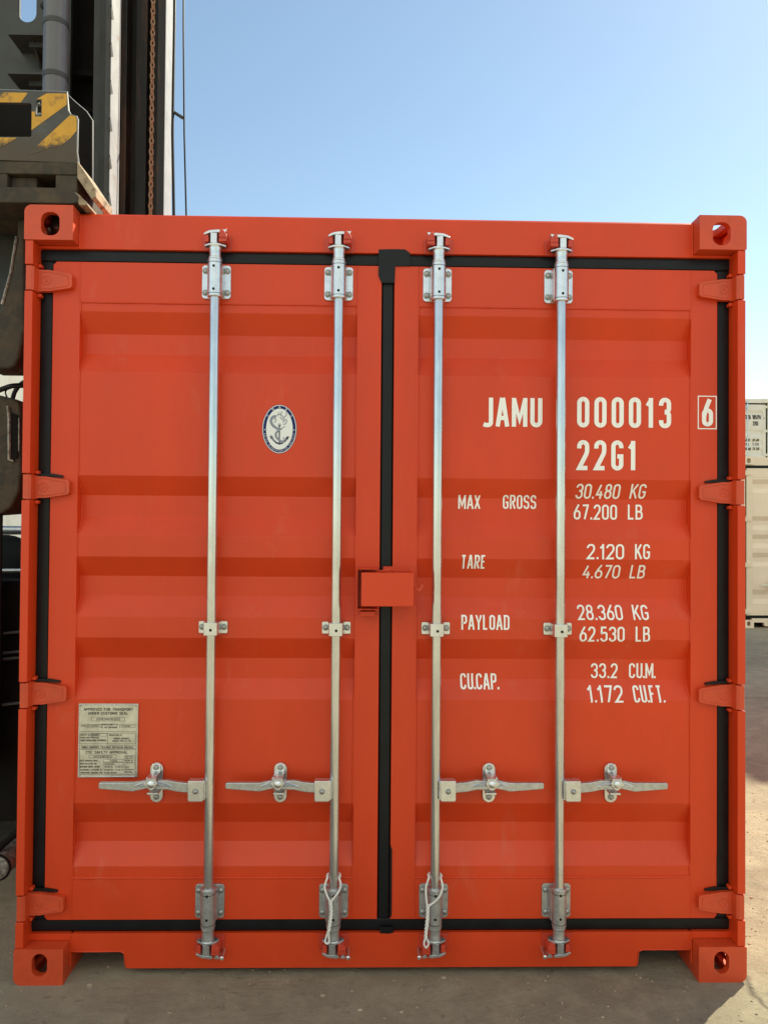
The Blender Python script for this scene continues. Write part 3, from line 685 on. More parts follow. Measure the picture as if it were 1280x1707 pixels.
def ring_text(out, s, a0, a1, h, flip):
    for i, c in enumerate(s):
        a = a0 + (a1 - a0) * (i + .5) / len(s); th = R(a)
        px, pz = ex + (ea - .0086) * math.cos(th), ez + (eb - .0086) * math.sin(th)
        nx, nz = math.cos(th) / ea, math.sin(th) / eb; ln = math.hypot(nx, nz); nx /= ln; nz /= ln
        if flip: ux, uz = -nx, -nz
        else: ux, uz = nx, nz
        rx, rz = uz, -ux
        loc = ([], [])
        if isinstance(c, str):
            if c == ' ': continue
            text2d(c, -h * .34, h * .34, -h / 2, h / 2, t=.17, out=loc)
        else:
            for cl, pts in c: ribbon(loc, [Vector(((p[0] - .5) * h, (p[1] - .5) * h)) for p in pts], cl, h * .11, 0)
        k0 = len(out[0]); out[0].extend([(px + rx * a_ + ux * b_, pz + rz * a_ + uz * b_, l) for a_, b_, l in loc[0]]); out[1].extend([tuple(q + k0 for q in f) for f in loc[1]])
ring_text(o2, 'CHINA CLASSIFICATION SOCIETY', 190, 350, .0050, True)
zhong = [(True, [(.1, .35), (.9, .35), (.9, .75), (.1, .75)]), (False, [(.5, 0), (.5, 1)])]
guo = [(True, [(.05, .03), (.95, .03), (.95, .97), (.05, .97)]), (False, [(.25, .75), (.75, .75)]), (False, [(.25, .5), (.75, .5)]), (False, [(.25, .25), (.75, .25)]), (False, [(.5, .25), (.5, .75)])]
chuan = [(False, [(.1, 0), (.15, .9), (.4, .9), (.4, 0)]), (False, [(0, .5), (.5, .5)]), (False, [(.6, .6), (.65, .95), (.85, .95), (.95, .65)]), (True, [(.6, .05), (.95, .05), (.95, .4), (.6, .4)])]
ji = [(False, [(.3, 1), (.1, .65), (.35, .65), (.1, .3), (.4, .35)]), (False, [(0, 0), (.4, .12)]), (False, [(.5, .95), (.9, .95), (.8, .6), (.95, .55), (.5, 0)]), (False, [(.6, .9), (.55, .4), (.95, 0)])]
she = [(False, [(.2, 1), (.25, .85)]), (False, [(.05, .75), (.4, .75), (.1, .4)]), (False, [(.25, .55), (.25, 0)]), (False, [(.5, .6), (.95, .6)]), (False, [(.72, .95), (.72, .05)]), (False, [(.45, .03), (1, .03)])]
ring_text(o2, [zhong, guo, chuan, ji, she], 156, 24, .0066, False)
for q in (182, -2): fill2d(o2, [(ex + (ea - .0086) * math.cos(R(q)) + .002 * math.cos(t), ez + (eb - .0086) * math.sin(R(q)) + .002 * math.sin(t)) for t in [i * math.pi / 4 for i in range(8)]])
flat_obj('emblem_lettering', o2, 'ewhite', emb, lambda x, z: EY - .0011)
def V2(ps): return [Vector((ex + a * .001, ez + b * .001)) for a, b in ps]
o2 = ([], [])                                   # anchor
ribbon(o2, V2([(0, 14), (0, -50)]), False, .0042, 0)
ribbon(o2, V2([(-9, 0), (9, 0)]), False, .004, .0001)
ribbon(o2, V2([(4 * math.cos(t), 14 + 4 * math.sin(t)) for t in [i * math.pi / 6 for i in range(12)]]), True, .0018, .0002)
ribbon(o2, V2([(-27, -26), (-20, -38), (-10, -47), (0, -51), (10, -48), (21, -39), (28, -26)]), False, .0056, .0003)
fill2d(o2, [tuple(p) for p in V2([(-34, -24), (-21, -26), (-27, -36)])], .0004); fill2d(o2, [tuple(p) for p in V2([(34, -24), (22, -28), (29, -37)])], .0004)
flat_obj('emblem_anchor', o2, 'eink', emb, lambda x, z: EY - .0008)
o2 = ([], [])                                   # winding creature round the anchor
def cat(ps, n=6):
    out = []
    for i in range(len(ps) - 1):
        p0, p1, p2, p3 = [Vector(ps[max(0, min(len(ps) - 1, i + q))]) for q in (-1, 0, 1, 2)]
        for j in range(n):
            t = j / n; out.append(.5 * ((2 * p1) + (p2 - p0) * t + (2 * p0 - 5 * p1 + 4 * p2 - p3) * t * t + (3 * p1 - p0 - 3 * p2 + p3) * t ** 3))
    return out + [Vector(ps[-1])]
body = [(-12, 44), (-24, 40), (-29, 26), (-22, 12), (-8, 2), (2, -2)]
body2 = [(-4, -6), (-12, -16), (-10, -28), (0, -38), (10, -44), (16, -40)]
for ps, wd in ((body, .0088), (body2, .0075)):
    ribbon(o2, V2(cat(ps)), False, wd, 0)
for ps in ([(-12, 44), (-2, 50), (8, 46), (14, 36), (20, 30)], [(-2, 50), (-4, 58)], [(4, 48), (6, 57), (10, 60)], [(2, 42), (8, 34), (16, 28), (12, 22)], [(14, 40), (22, 46), (24, 54), (21, 58)], [(22, 34), (25, 26), (18, 16), (14, 18)], [(8, 4), (14, 6), (18, 10)], [(12, -28), (17, -32), (14, -37)], [(-20, 34), (-14, 36), (-12, 28), (-18, 22)], [(-28, -20), (-22, -34), (-14, -44)]):
    ribbon(o2, V2(cat(ps, 4)), False, .0026, .00012)
flat_obj('emblem_creature', o2, 'egrey', emb, lambda x, z: EY - .0014)
# ------------------------------------------------------------------ data plate
px0, px1, pz0, pz1 = -1.0365, -.8365, .6655, .9140; PY = YP - .0065
m = MB(); m.prism(rrect(px0, px1, pz0, pz1, .002, 2), 'y', PY, YP - .0012)
dp = m.build('data_plate', 'plate', box, .0008)
m = MB(); m.tube([(x, PY - .0004, z) for x, z in [(px0 + .003, pz0 + .003), (px1 - .003, pz0 + .003), (px1 - .003, pz1 - .003), (px0 + .003, pz1 - .003)]], .0016, 6, closed=True)
m.build('plate_rim', 'galv', dp)
for x in (px0 + .006, px1 - .006):
    for z in (pz0 + .006, pz1 - .006): MB().lathe((x, PY, z), (0, -1, 0), [(0, .0038), (.0015, .0035), (.0026, .0015)], 10).build('rivet', 'bolt', dp)
o2 = ([], [])
def zx(X): return px0 + (X - 135) / 1055 * (px1 - px0)
def zy(Y): return pz1 - (Y - 72) / 1313 * (pz1 - pz0)
for t, a, b, c, d, th in [('APPROVED FOR TRANSPORT', 225, 1100, 148, 198, .2), ('UNDER CUSTOMS SEAL', 305, 1010, 218, 268, .2), ('CN/HCSA0018/2022', 455, 875, 326, 368, .14),
    ('TYPE', 185, 255, 447, 482, .14), ('GC-W22MTC', 285, 505, 447, 482, .14), ("MANUFACTURER'S NO.", 540, 840, 428, 458, .2), ('OF THE CONTAINER', 540, 820, 478, 508, .2), ('NJXZ24801', 895, 1055, 455, 482, .15),
    ('IDENTITY NO.', 175, 340, 615, 642, .2), ('JAMU000013', 355, 510, 615, 642, .16), ('OWNER AND OPERATOR', 175, 495, 664, 690, .2), ('JAMCO INTERNATIONAL ENTERPRISES', 175, 635, 710, 742, .2), ('MANUFACTURED BY', 680, 910, 618, 643, .2), ('QINGDAO EQUIPMENT', 760, 1045, 678, 706, .2), ('MAKERS YARD CO., LTD.', 745, 1070, 720, 748, .2),
    ('TIMBER COMPONENT TREATMENT IM/TAILEUM 400/2022', 190, 1115, 828, 864, .15), ('CSC SAFETY APPROVAL', 275, 1015, 912, 962, .17), ('CN/CCS/Q0320/22', 410, 745, 994, 1034, .14),
    ('DATE MANUFACTURED', 170, 485, 1074, 1102, .2), ('9/2022', 700, 830, 1072, 1104, .16), ('IDENTIFICATION NO.', 170, 470, 1128, 1157, .2), ('NJXZ24801', 610, 780, 1128, 1158, .16),
    ('MAXIMUM GROSS WEIGHT', 170, 530, 1180, 1210, .22), ('30,480 KG', 612, 750, 1182, 1210, .18), ('67,200 LB', 800, 940, 1182, 1210, .18),
    ('ALLOWABLE STACKING WT', 170, 570, 1234, 1264, .22), ('216,000 KG', 600, 755, 1236, 1264, .18), ('476,190 LB', 785, 940, 1236, 1264, .18), ('TRANSVERSE RACKING TEST', 170, 575, 1287, 1317, .22), ('150,000 NEWTONS', 600, 830, 1288, 1316, .18),
    ('FIRST MAINT', 975, 1110, 1004, 1028, .2), ('EXAM DATE', 975, 1110, 1038, 1060, .2), ('BEFORE NO', 975, 1110, 1070, 1094, .2), ('ACEP-CN22', 975, 1115, 1106, 1130, .2), ('PLAN', 972, 1040, 1190, 1214, .2), ('STRENGTH', 972, 1128, 1232, 1256, .22), ('END WALL', 972, 1100, 1268, 1292, .2)]:
    text2d(t, zx(a), zx(b), zy(d), zy(c), t=th, gap=.35, out=o2, step=.00005)
for a, b, c, d in [(370, 955, 312, 380), (262, 525, 440, 492), (865, 1145, 445, 492), (350, 640, 607, 650), (155, 1165, 812, 868), (330, 815, 985, 1040), (585, 940, 1062, 1110), (585, 940, 1118, 1165), (962, 1140, 995, 1300), (165, 1155, 600, 785), (655, 656, 600, 785), (150, 1165, 570, 571), (160, 1160, 885, 1330)]:
    rect2d(o2, zx(a), zx(b), zy(d), zy(c), .0008, .0002)
flat_obj('plate_lettering', o2, 'plate_text', dp, lambda x, z: PY - .0004)
# ------------------------------------------------------------------ ropes
def twisted(m, path, r, pitch=.018, rs=None, yoff=0):
    pts = cat3(path); L = 0; out = [[], []]
    for i, p in enumerate(pts):
        if i: L += (pts[i] - pts[i - 1]).length
        d = (pts[min(i + 1, len(pts) - 1)] - pts[max(i - 1, 0)]).normalized()
        a = Vector((0, 1, 0)); a = (a - d * a.dot(d)).normalized(); b = d.cross(a)
        for k in (0, 1):
            t = 2 * math.pi * L / pitch + k * math.pi
            out[k].append(p + (a * math.cos(t) + b * math.sin(t)) * r * .62)
    for k in (0, 1): m.tube(out[k], r * .72, 7)
def cat3(ps, n=None):
    out = []; ps = [Vector(p) for p in ps]
    for i in range(len(ps) - 1):
        p0, p1, p2, p3 = [ps[max(0, min(len(ps) - 1, i + q))] for q in (-1, 0, 1, 2)]
        n_ = max(3, int((p2 - p1).length / .0022))
        for j in range(n_):
            t = j / n_; out.append(.5 * ((2 * p1) + (p2 - p0) * t + (2 * p0 - 5 * p1 + 4 * p2 - p3) * t * t + (3 * p1 - p0 - 3 * p2 + p3) * t ** 3))
    return out + [ps[-1]]
def rope(name, label, bx, left, right, stem, eye):
    t = thing(name, label, 'rope', (bx, 0, .345), 'white rope ties on the locking bars')
    off = Vector((bx, 0, .345))
    m = MB(); ya = .018; zt = .349
    yf = -.0125
    back = [(bx + .0225 * math.cos(R(a)), ya + .0225 * math.sin(R(a)), zt + .004 * math.sin(R(a))) for a in (170, 130, 90, 50, 10)]
    lp = [(x, yf if i > 1 else (.012 if i == 0 else -.004), z) for i, (x, z) in enumerate(left)]
    rp = [(x, yf if i > 1 else (.012 if i == 0 else -.004), z) for i, (x, z) in enumerate(right)]
    twisted(m, list(reversed(lp)) + back + rp, .0030, .011)
    m.v = [tuple(Vector(v) - off) for v in m.v]; m.build('loop', 'rope', t)
    m = MB(); twisted(m, [(x, yf - .003, z) for x, z in stem], .0048, .024)
    m.v = [tuple(Vector(v) - off) for v in m.v]; m.build('twisted_cord', 'rope', t)
    m = MB(); twisted(m, [(x, yf - .003, z) for x, z in eye], .0028, .010)
    m.v = [tuple(Vector(v) - off) for v in m.v]; m.build('eye', 'rope', t)
rope('rope_tie', 'white twisted rope on the locking bar foot just left of the door gap', BX[1],
     [(-.1890, .347), (-.1973, .3238), (-.1891, .3001), (-.179, .2784)], [(-.1500, .347), (-.1437, .3276), (-.1554, .304), (-.177, .2784)],
     [(-.178, .281), (-.1748, .2449), (-.1790, .2055), (-.1830, .18)], [(-.183, .184), (-.1900, .165), (-.1938, .1490), (-.189, .1425), (-.1818, .1445), (-.1810, .162), (-.183, .182)])
rope('rope_tie', 'white twisted rope on the locking bar foot just right of the door gap', BX[2],
     [(.1507, .347), (.1395, .3231), (.1391, .2935), (.1433, .2638)], [(.190, .346), (.1948, .323), (.185, .2973), (.1672, .2776), (.1473, .2638)],
     [(.1445, .268), (.1436, .2243), (.1399, .1848), (.138, .1592)], [(.139, .162), (.1465, .150), (.1475, .138), (.1402, .1280), (.1335, .138), (.134, .150), (.1385, .161)])
# ------------------------------------------------------------------ BACKGROUND CONTAINERS (local coordinates as above)
def plain_container(paint, label, cat_, loc, group, letters=False, doors=True):
    t = thing('shipping_container', label, cat_, loc, group)
    for sx in (-1, 1):
        for top in (0, 1): casting_mb(sx, top, False).build('corner_casting', paint, t, .003)
        for top in (0, 1):
            MB().box(sx * W, sx * (W - .162), D - .178, D, (H - .118) * top, (H - .118) * top + .118).build('corner_casting', paint, t, .006)
        m = MB(); m.box(sx * 1.1895, sx * 1.2165, .003, .16, .1185, H - .1185); m.box(sx * 1.15, sx * 1.2155, D - .16, D - .01, .1185, H - .1185); m.build('corner_post', paint, t, .003)
        side_wall(sx).build('side_wall', paint, t, sm=False)
        m = MB(); m.box(sx * (W - .003), sx * (W - .06), .179, D - .179, H - .06, H - .004); m.build('top_rail', paint, t)
        m = MB(); m.box(sx * (W - .003), sx * (W - .05), .179, D - .179, .03, .16); m.build('bottom_rail', paint, t)
        d = MB(); mx = lambda ps: [(sx * x, z) for x, z in ps]
        d.holed(mx([(.0222, .1852), (1.1437, .1852), (1.1437, 2.4196), (.0222, 2.4196)]), [mx([(.1055, .3245), (1.0517, .3245), (1.0517, 2.282), (.1055, 2.282)])], 'y', YD, .118)
        dd = d.build('door', paint, t, .004)
        p = MB(); k = len(BR); a, b = sx * .106, sx * 1.0512
        p.add([(a, YP + DEEP * DP[i], BR[i]) for i in range(k)] + [(b, YP + DEEP * DP[i], BR[i]) for i in range(k)], [(i, i + 1, k + i + 1, k + i) for i in range(k - 1)])
        p.build('door_panel', paint, dd, sm=False)
        for zc in HZ: hinge_mb(sx, zc).build('hinge', paint, dd)
        for bx, s in ((sx * .586, sx), (sx * .17, sx)):
            m = MB(); m.cyl((bx, .018, .09), (bx, .018, 2.51), .017, 12)
            for z0, z1 in ((2.29, 2.42), (.19, .31), (1.15, 1.2)): m.prism(rrect(bx - .048, bx + .048, z0, z1, .008, 2), 'y', .04, .0575); m.cyl((bx, .018, z0), (bx, .018, z1), .024, 12)
            for z0 in (2.46, .09): m.box(bx - .035, bx + .035, -.005, .054, z0, z0 + .05)
            lbar = m.build('locking_bar', 'galv', t)
            q = MB(); q.box(bx, bx + s * .36, -.004, .012, .645, .665); q.box(bx + s * .165, bx + s * .205, -.015, .0575, .585, .715); q.build('door_handle', 'galv', lbar)
    m = MB(); m.box(-1.0565, 1.0565, .055, .16, 2.463, 2.586); m.box(-1.19, -1.057, .056, .12, 2.4632, 2.4725); m.box(1.057, 1.19, .056, .12, 2.4632, 2.4725); m.build('header', paint, t, .003)
    m = MB(); m.prism(o_, 'y', .055, .12); m.build('sill', paint, t)
    m = MB(); m.box(-W + .062, W - .062, .161, D - .1, H - .03, H - .01); m.build('roof', paint, t)
    m = MB(); m.box(-1.19, 1.19, .13, D - .1, .13, .158); m.box(-W + .02, W - .02, D - .1, D - .03, .12, H - .05); m.build('floor', 'dark', t)
    m = MB(); m.box(-1.191, 1.191, .119, .13, .141, 2.465)
    for a_, b_ in ((-1.191, -1.1445), (1.1445, 1.191), (-.0215, .0215)): m.box(a_, b_, .075, .1185, .141, 2.465)
    for a_, b_ in ((.1415, .1845), (2.4205, 2.4625)): m.box(-1.1440, 1.144, .076, .1184, a_, b_)
    m.build('door_gasket', 'rubber', t)
    if letters:
        for s_, a, b, c, d in [('CCJU', .56, .70, 1.985, 2.12), ('005791', .76, 1.0, 1.985, 2.12), ('1', 1.08, 1.095, 1.99, 2.11), ('22G1', .76, .92, 1.80, 1.93),
                               ('GROSS', .56, .68, 1.34, 1.42), ('30.480', .76, .95, 1.34, 1.42), ('TARE', .56, .66, 1.22, 1.30), ('2.120', .76, .95, 1.22, 1.30), ('PAYLOAD', .54, .7, 1.08, 1.16), ('28.360', .76, .95, 1.09, 1.17), ('CAP.', .56, .68, .55, .66), ('33.2', .78, .86, .56, .65), ('CU.M.', .89, .97, .56, .65)]:
            flat_obj('lettering', text2d(s_, a, b, c, d, t=.17), 'ink', t, lambda x, z: ypanel(z) - .004, BR)
    return t
grp = 'cream containers parked at the right'
near = plain_container('cream', 'cream corrugated container standing on the ground behind, lower right of the tall white stack', 'container', (6.815, 9.0, 0), grp)
c = copy_tree(near); c.location = (11.05, 9.07, 0); c['label'] = 'cream container at the bottom of the unseen stack added to cast the shadow at right'  # unseen stack added outside the right edge to throw the ground shadow
c = copy_tree(near); c.location = (11.05, 9.07, 2.6); c['label'] = 'cream container in the middle of the unseen stack added to cast the shadow at right'
c = copy_tree(near); c.location = (11.05, 9.07, 5.2); c['label'] = 'cream container third up in the unseen stack added to cast the shadow at right'
c = copy_tree(near); c.location = (11.05, 9.07, 7.8); c['label'] = 'cream container on top of the unseen stack added to cast the shadow at right'
far = plain_container('white_paint', 'white container with black lettering, upper one seen above the cream container', 'container', (10.36, 19.7, 2.68), 'white containers far behind', letters=True)
c = copy_tree(far); c.location = (10.36, 19.7, .02); c['label'] = 'white container hidden low behind the cream one, carrying the lettered white container'
lf = plain_container('white_paint', 'white container with ribbed side glimpsed behind the lifting machine, lower one', 'container', (-8.6, 13.6, 0), 'white containers far behind')
lf.rotation_euler = (0, 0, R(-90))
c = copy_tree(lf); c.location = (-8.6, 13.6, 2.6); c['label'] = 'white container with ribbed side glimpsed between machine arm and hose, stacked on another'
# ------------------------------------------------------------------ CONTAINER HANDLER (empty lifter, left)
HO = Vector((-2.6, 3.0, 0))
hand = thing('container_handler', 'dirty dark grey lifting machine with tall mast and yellow striped spreader above orange container', 'lifting machine', tuple(HO))
def hb(mb_, name, m, parent=None, bevel=0, **k):
    o = mb_.build(name, m, parent or hand, bevel, **k)
    if parent is None: o.location = -HO
    return o
# mast
ZT = 7.2
m = MB()
hole = [(-2.455, 5.333)] + arc(-2.598, 5.27, .064, 0, -180, 10) + [(-2.583, 6.2), (-2.455, 6.2)]
hole = arc(-2.598, 5.27, .064, -180, 0, 12) + arc(-2.598, 6.1, .064, 0, 180, 12)
m.holed([(-3.1, 2.85), (-2.28, 2.85), (-2.28, ZT), (-3.1, ZT)], [hole], 'y', 3.1, 3.14)
cross = hb(m, 'mast_cross_plate', 'mast', None, .004)
for z in (4.985, 4.705):
    m = MB(); m.box(-2.635, -2.38, 2.88, 3.0995, z - .012, z)
    m.prism([(2.95, z - .0125), (3.0995, z - .0125), (3.0995, z - .13)], 'x', -2.50, -2.485)
    m.prism([(2.95, z - .0125), (3.0995, z - .0125), (3.0995, z - .13)], 'x', -2.41, -2.395); m.box(-2.52, -2.37, 2.96, 3.09, z - .05, z - .0128)
    hb(m, 'step_bracket', 'mast')
m = MB(); m.cyl((-2.142, 2.5, 1.2), (-2.142, 2.5, ZT), .078, 36)
cy = hb(m, 'lift_cylinder', 'cyl')
for z in (4.80, 4.45, 4.10, 3.75):
    m = MB(); m.cyl((-2.142, 2.5, z - .016), (-2.142, 2.5, z + .016), .0815, 36); hb(m, 'pipe_clamp', 'mast', cy)
m = MB(); m.tube([(-2.33, 2.98, 7), (-2.335, 2.98, 5.3), (-2.33, 2.98, 3)], .011, 8); m.tube([(-2.29, 2.99, 7), (-2.295, 2.99, 5.3), (-2.285, 2.99, 3)], .008, 8)
m.lathe((-2.44, 3.02, 5.26), (0, -1, 0), [(0, .02), (.03, .022), (.04, .012)], 10)
hb(m, 'hydraulic_pipe', 'rubber')
# outer mast post: I-section with web set back
m = MB(); m.box(-2.42, -2.03, 3.30, 3.34, .3, ZT)
for z in (4.93, 4.66, 4.2, 3.8): m.prism([(-2.40, z), (-2.2, z - .01), (-2.09, z - .06), (-2.40, z - .05)], 'y', 3.2, 3.2995)
hb(m, 'mast_web', 'dark', None, .003)
m = MB(); m.box(-2.075, -2.01, 3.0, 3.299, .3, ZT); m.box(-2.105, -2.0755, 3.08, 3.299, .3, ZT); hb(m, 'outer_mast_post', 'mast', None, .006)
m = MB(); m.box(-2.0095, -1.94, 3.22, 3.34, .3, ZT); m.box(-1.85, -1.8155, 2.592, 2.785, .3, ZT); m.box(-1.95, -1.875, 2.76, 2.80, .3, ZT)
hb(m, 'mast_guide', 'mast', None, .004)
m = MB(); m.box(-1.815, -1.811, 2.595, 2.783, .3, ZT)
tn = hb(m, 'guide_face', 'mast_pale')  # sunlit side of the guide, painted in by the pale colour
for i in range(9):
    z = 4.975 - i * .254
    m = MB(); m.prism([(2.575, z), (2.59, z + .03), (2.632, z - .042), (2.588, z - .066)], 'x', -1.823, -1.808); hb(m, 'weld_tooth', 'mast')
m = MB(); m.box(-1.97, -1.60, 3.33, 3.37, .3, ZT); m.box(-1.9455, -1.90, 3.205, 3.329, .3, ZT); m.box(-1.85, -1.76, 3.25, 3.329, .3, ZT); m.box(-1.645, -1.5875, 3.105, 3.329, .3, ZT)
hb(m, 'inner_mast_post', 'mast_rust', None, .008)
m = MB(); m.box(-1.587, -1.582, 3.10, 3.31, .3, ZT); hb(m, 'inner_post_face', 'mast_pale')  # pale strip paints the sunlight on this side of the post
# leaf chain
m = MB(); p = .04; z = 3.0; i = 0
while z < 6.3:
    m.tube([(-1.668 + .011 * math.cos(R(a)) * (1 if i % 2 else .35), 3.06 + .011 * math.cos(R(a)) * (.35 if i % 2 else 1), z + .026 * math.sin(R(a))) for a in range(0, 360, 36)], .0062, 5, closed=True)
    z += p; i += 1
hb(m, 'lift_chain', 'chain')
m = MB(); m.tube([(-1.510, 3.11, 3.2), (-1.512, 3.11, 3.8), (-1.526, 3.1, 4.4), (-1.522, 3.1, 5.2), (-1.524, 3.1, ZT)], .011, 8); hb(m, 'hydraulic_hose', 'rubber')
m = MB(); m.tube([(-1.414, 3.1, 3.2), (-1.417, 3.1, 3.75), (-1.440, 3.1, 4.4), (-1.455, 3.1, 5.2), (-1.47, 3.1, ZT)], .0065, 8); hb(m, 'cable', 'rubber')
m = MB(); m.cyl((-1.528, 3.12, 4.57), (-1.448, 3.08, 4.505), .012, 12); hb(m, 'hose_peg', 'mast')
m = MB(); m.box(-3.1, -1.5, 3.4, 3.5, .5, 1.0); m.box(-3.1, -1.5, 3.4, 3.5, 6.8, 7.1); hb(m, 'mast_crossbeam', 'mast', None, .01)
# spreader beam along the container's side and its end
m = MB(); m.box(-1.62, -1.30, .30, 5.7, 2.66, 2.95); hb(m, 'spreader_beam', 'dark', None, .01)
pl = [(-1.75, 3.0065), (-1.099, 2.9962), (-1.0946, 2.932), (-1.0861, 2.9183), (-1.0668, 2.9135), (-1.0626, 2.9033), (-1.0637, 2.79), (-1.0579, 2.752), (-1.75, 2.765)]
sq = [(-1.45, 2.953), (-1.223, 2.954), (-1.2184, 2.949), (-1.217, 2.843), (-1.2215, 2.8388), (-1.45, 2.8365)]
sl2 = arc(-1.194, 2.9565, .0085, 0, 180, 6) + arc(-1.194, 2.9195, .0085, 180, 360, 6)
m = MB(); m.holed(pl, [sq, sl2], 'y', .04, .052); ep = hb(m, 'end_plate', 'hgrey', None, .0012)
strp = [[(-1.0992, 2.9892), (-1.166, 2.9885), (-1.172, 2.9855), (-1.2015, 2.968), (-1.183, 2.968), (-1.183, 2.908), (-1.205, 2.908), (-1.205, 2.925), (-1.2165, 2.925), (-1.2165, 2.861), (-1.099, 2.9505)],
        [(-1.0868, 2.9155), (-1.069, 2.9115), (-1.0645, 2.902), (-1.0645, 2.862), (-1.085, 2.835), (-1.115, 2.812), (-1.16, 2.80), (-1.19, 2.785), (-1.225, 2.777), (-1.19, 2.815)],
        [(-1.3105, 2.9895), (-1.231, 2.9888), (-1.2535, 2.9555), (-1.36, 2.9545)],
        [(-1.34, 2.834), (-1.265, 2.8345), (-1.315, 2.802), (-1.35, 2.798)], [(-1.5, 2.9895), (-1.42, 2.9895), (-1.47, 2.9555), (-1.55, 2.9545)]]
o2 = ([], [])
for ps in strp: fill2d(o2, ps)
so_ = flat_obj('hazard_stripe', o2, 'yellow', ep, lambda x, z: .0392)
# pale rim: sunlight along the plate edge put into its colour
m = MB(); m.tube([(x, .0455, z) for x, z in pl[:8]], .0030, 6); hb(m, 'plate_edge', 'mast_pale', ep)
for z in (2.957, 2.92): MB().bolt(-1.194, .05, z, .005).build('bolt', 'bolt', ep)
m = MB(); m.holed([(-1.75, 3.12), (-1.26, 3.13), (-1.1993, 3.13), (-1.1743, 3.1062), (-1.1292, 3.0685), (-1.1065, 3.0349), (-1.1035, 2.765), (-1.75, 2.765)], [[(-1.5, 2.83), (-1.25, 2.83), (-1.25, 2.95), (-1.5, 2.95)]], 'y', .300, .315)
m.box(-1.6, -1.45, .0525, .2995, 2.77, 2.95); hb(m, 'rear_plate', 'dark', None, .001)
m = MB(); m.tube([(x, .307, z) for x, z in [(-1.26, 3.13), (-1.1993, 3.13), (-1.1743, 3.1062), (-1.1292, 3.0685), (-1.1065, 3.0349), (-1.1035, 2.765)]], .003, 6); hb(m, 'plate_edge', 'mast_pale')  # rear plate's sunlit edge painted as a pale rim
# lower housing with the recess over the corner casting
m = MB()
m.box(-1.75, -1.0585, .034, .30, 2.7085, 2.7515); m.box(-1.75, -1.2935, .034, .30, 2.65, 2.708); m.box(-1.1325, -1.0590, .036, .30, 2.65, 2.708)
m.box(-1.293, -1.205, .06, .3, 2.6505, 2.708)
m.prism([(-1.75, 2.6495), (-1.1, 2.6495), (-1.057, 2.6385), (-1.04, 2.62), (-1.044, 2.6), (-1.06, 2.5965), (-1.1, 2.5965), (-1.75, 2.5965)], 'y', .0, .30)
hs = hb(m, 'twistlock_housing', 'grime', None, .004)
m = MB(); m.prism([(-1.0575, 2.7545), (-.9934, 2.6595), (-.9934, 2.631), (-1.0071, 2.624), (-1.0575, 2.698)], 'y', .03, .2); m.prism([(-1.0570, 2.64), (-1.0391, 2.628), (-1.012, 2.6), (-1.012, 2.5925), (-1.040, 2.5925)], 'y', .004, .2)
hb(m, 'guide_chamfer', 'sunlit_chamfer', None, .002)
m = MB(); m.lathe((-1.137, .09, 2.61), (0, 0, -1), [(0, .022), (.05, .022), (.055, .036), (.075, .04), (.095, .028), (.105, .01)], 20); hb(m, 'twistlock', 'twist')
# flipper arm
m = MB(); m.prism([(-1.235, 2.595), (-1.262, 2.55), (-1.2735, 2.5143), (-1.2705, 2.36), (-1.2700, 2.20), (-1.2882, 2.105), (-1.302, 2.075), (-1.325, 2.063), (-1.40, 2.063), (-1.45, 2.09), (-1.41, 2.18), (-1.355, 2.28), (-1.325, 2.40), (-1.305, 2.52), (-1.303, 2.595)], 'y', .13, .27)
arm = hb(m, 'guide_arm', 'grime', None, .014, )
m = MB(); m.holed([(-1.60, 2.66), (-1.33, 2.66), (-1.34, 2.46), (-1.40, 2.15), (-1.60, 2.15)], [arc(-1.425, 2.64, .02, 0, 330, 11)], 'y', .36, .375); hb(m, 'arm_plate', 'mast')
m = MB(); m.tube([(-1.303, .131, 2.53), (-1.322, .131, 2.40), (-1.350, .131, 2.29)], .005, 6); hb(m, 'worn_edge', 'rustedge', arm)
m = MB(); m.tube([(-1.292, .3, 2.5), (-1.297, .3, 2.2), (-1.318, .3, 2.05)], .012, 8); hb(m, 'hydraulic_hose', 'dark')
# lower pad
m = MB(); m.prism([(-1.60, 2.03), (-1.49, 2.018), (-1.432, 2.004), (-1.4150, 1.985), (-1.4060, 1.945), (-1.4035, 1.72), (-1.4116, 1.6428), (-1.4404, 1.585), (-1.4744, 1.56), (-1.60, 1.55)], 'y', .42, .62)
pad = hb(m, 'side_pad', 'grime', None, .012)
m = MB(); m.prism([(-1.442, 1.95), (-1.418, 1.94), (-1.416, 1.775), (-1.442, 1.765)], 'y', .412, .4195); hb(m, 'pad_recess', 'dark', pad)
m = MB(); m.tube([(-1.4555, .414, 1.975), (-1.449, .412, 1.93), (-1.447, .411, 1.84), (-1.446, .412, 1.768), (-1.43, .414, 1.762)], .006, 6); m.tube([(-1.413, .416, 1.93), (-1.411, .415, 1.8)], .003, 6); hb(m, 'worn_edge', 'rustedge', pad)
m = MB(); m.tube(cat3([(-1.52, .32, 1.98), (-1.46, .3, 2.005), (-1.412, .3, 2.0255), (-1.3791, .3, 2.034), (-1.34, .32, 2.036), (-1.29, .4, 2.03)]), .0095, 10)
m.tube(cat3([(-1.48, .5, 2.0), (-1.468, .5, 2.045), (-1.4392, .5, 2.08), (-1.40, .5, 2.09)]), .009, 8); m.tube(cat3([(-1.425, .5, 1.99), (-1.41, .5, 2.04), (-1.38, .5, 2.07)]), .008, 8)
m.tube(cat3([(-1.435, .6, 1.62), (-1.49, .7, 1.57), (-1.51, .7, 1.50), (-1.48, .7, 1.45)]), .009, 8)
hb(m, 'hydraulic_hose', 'rubber')
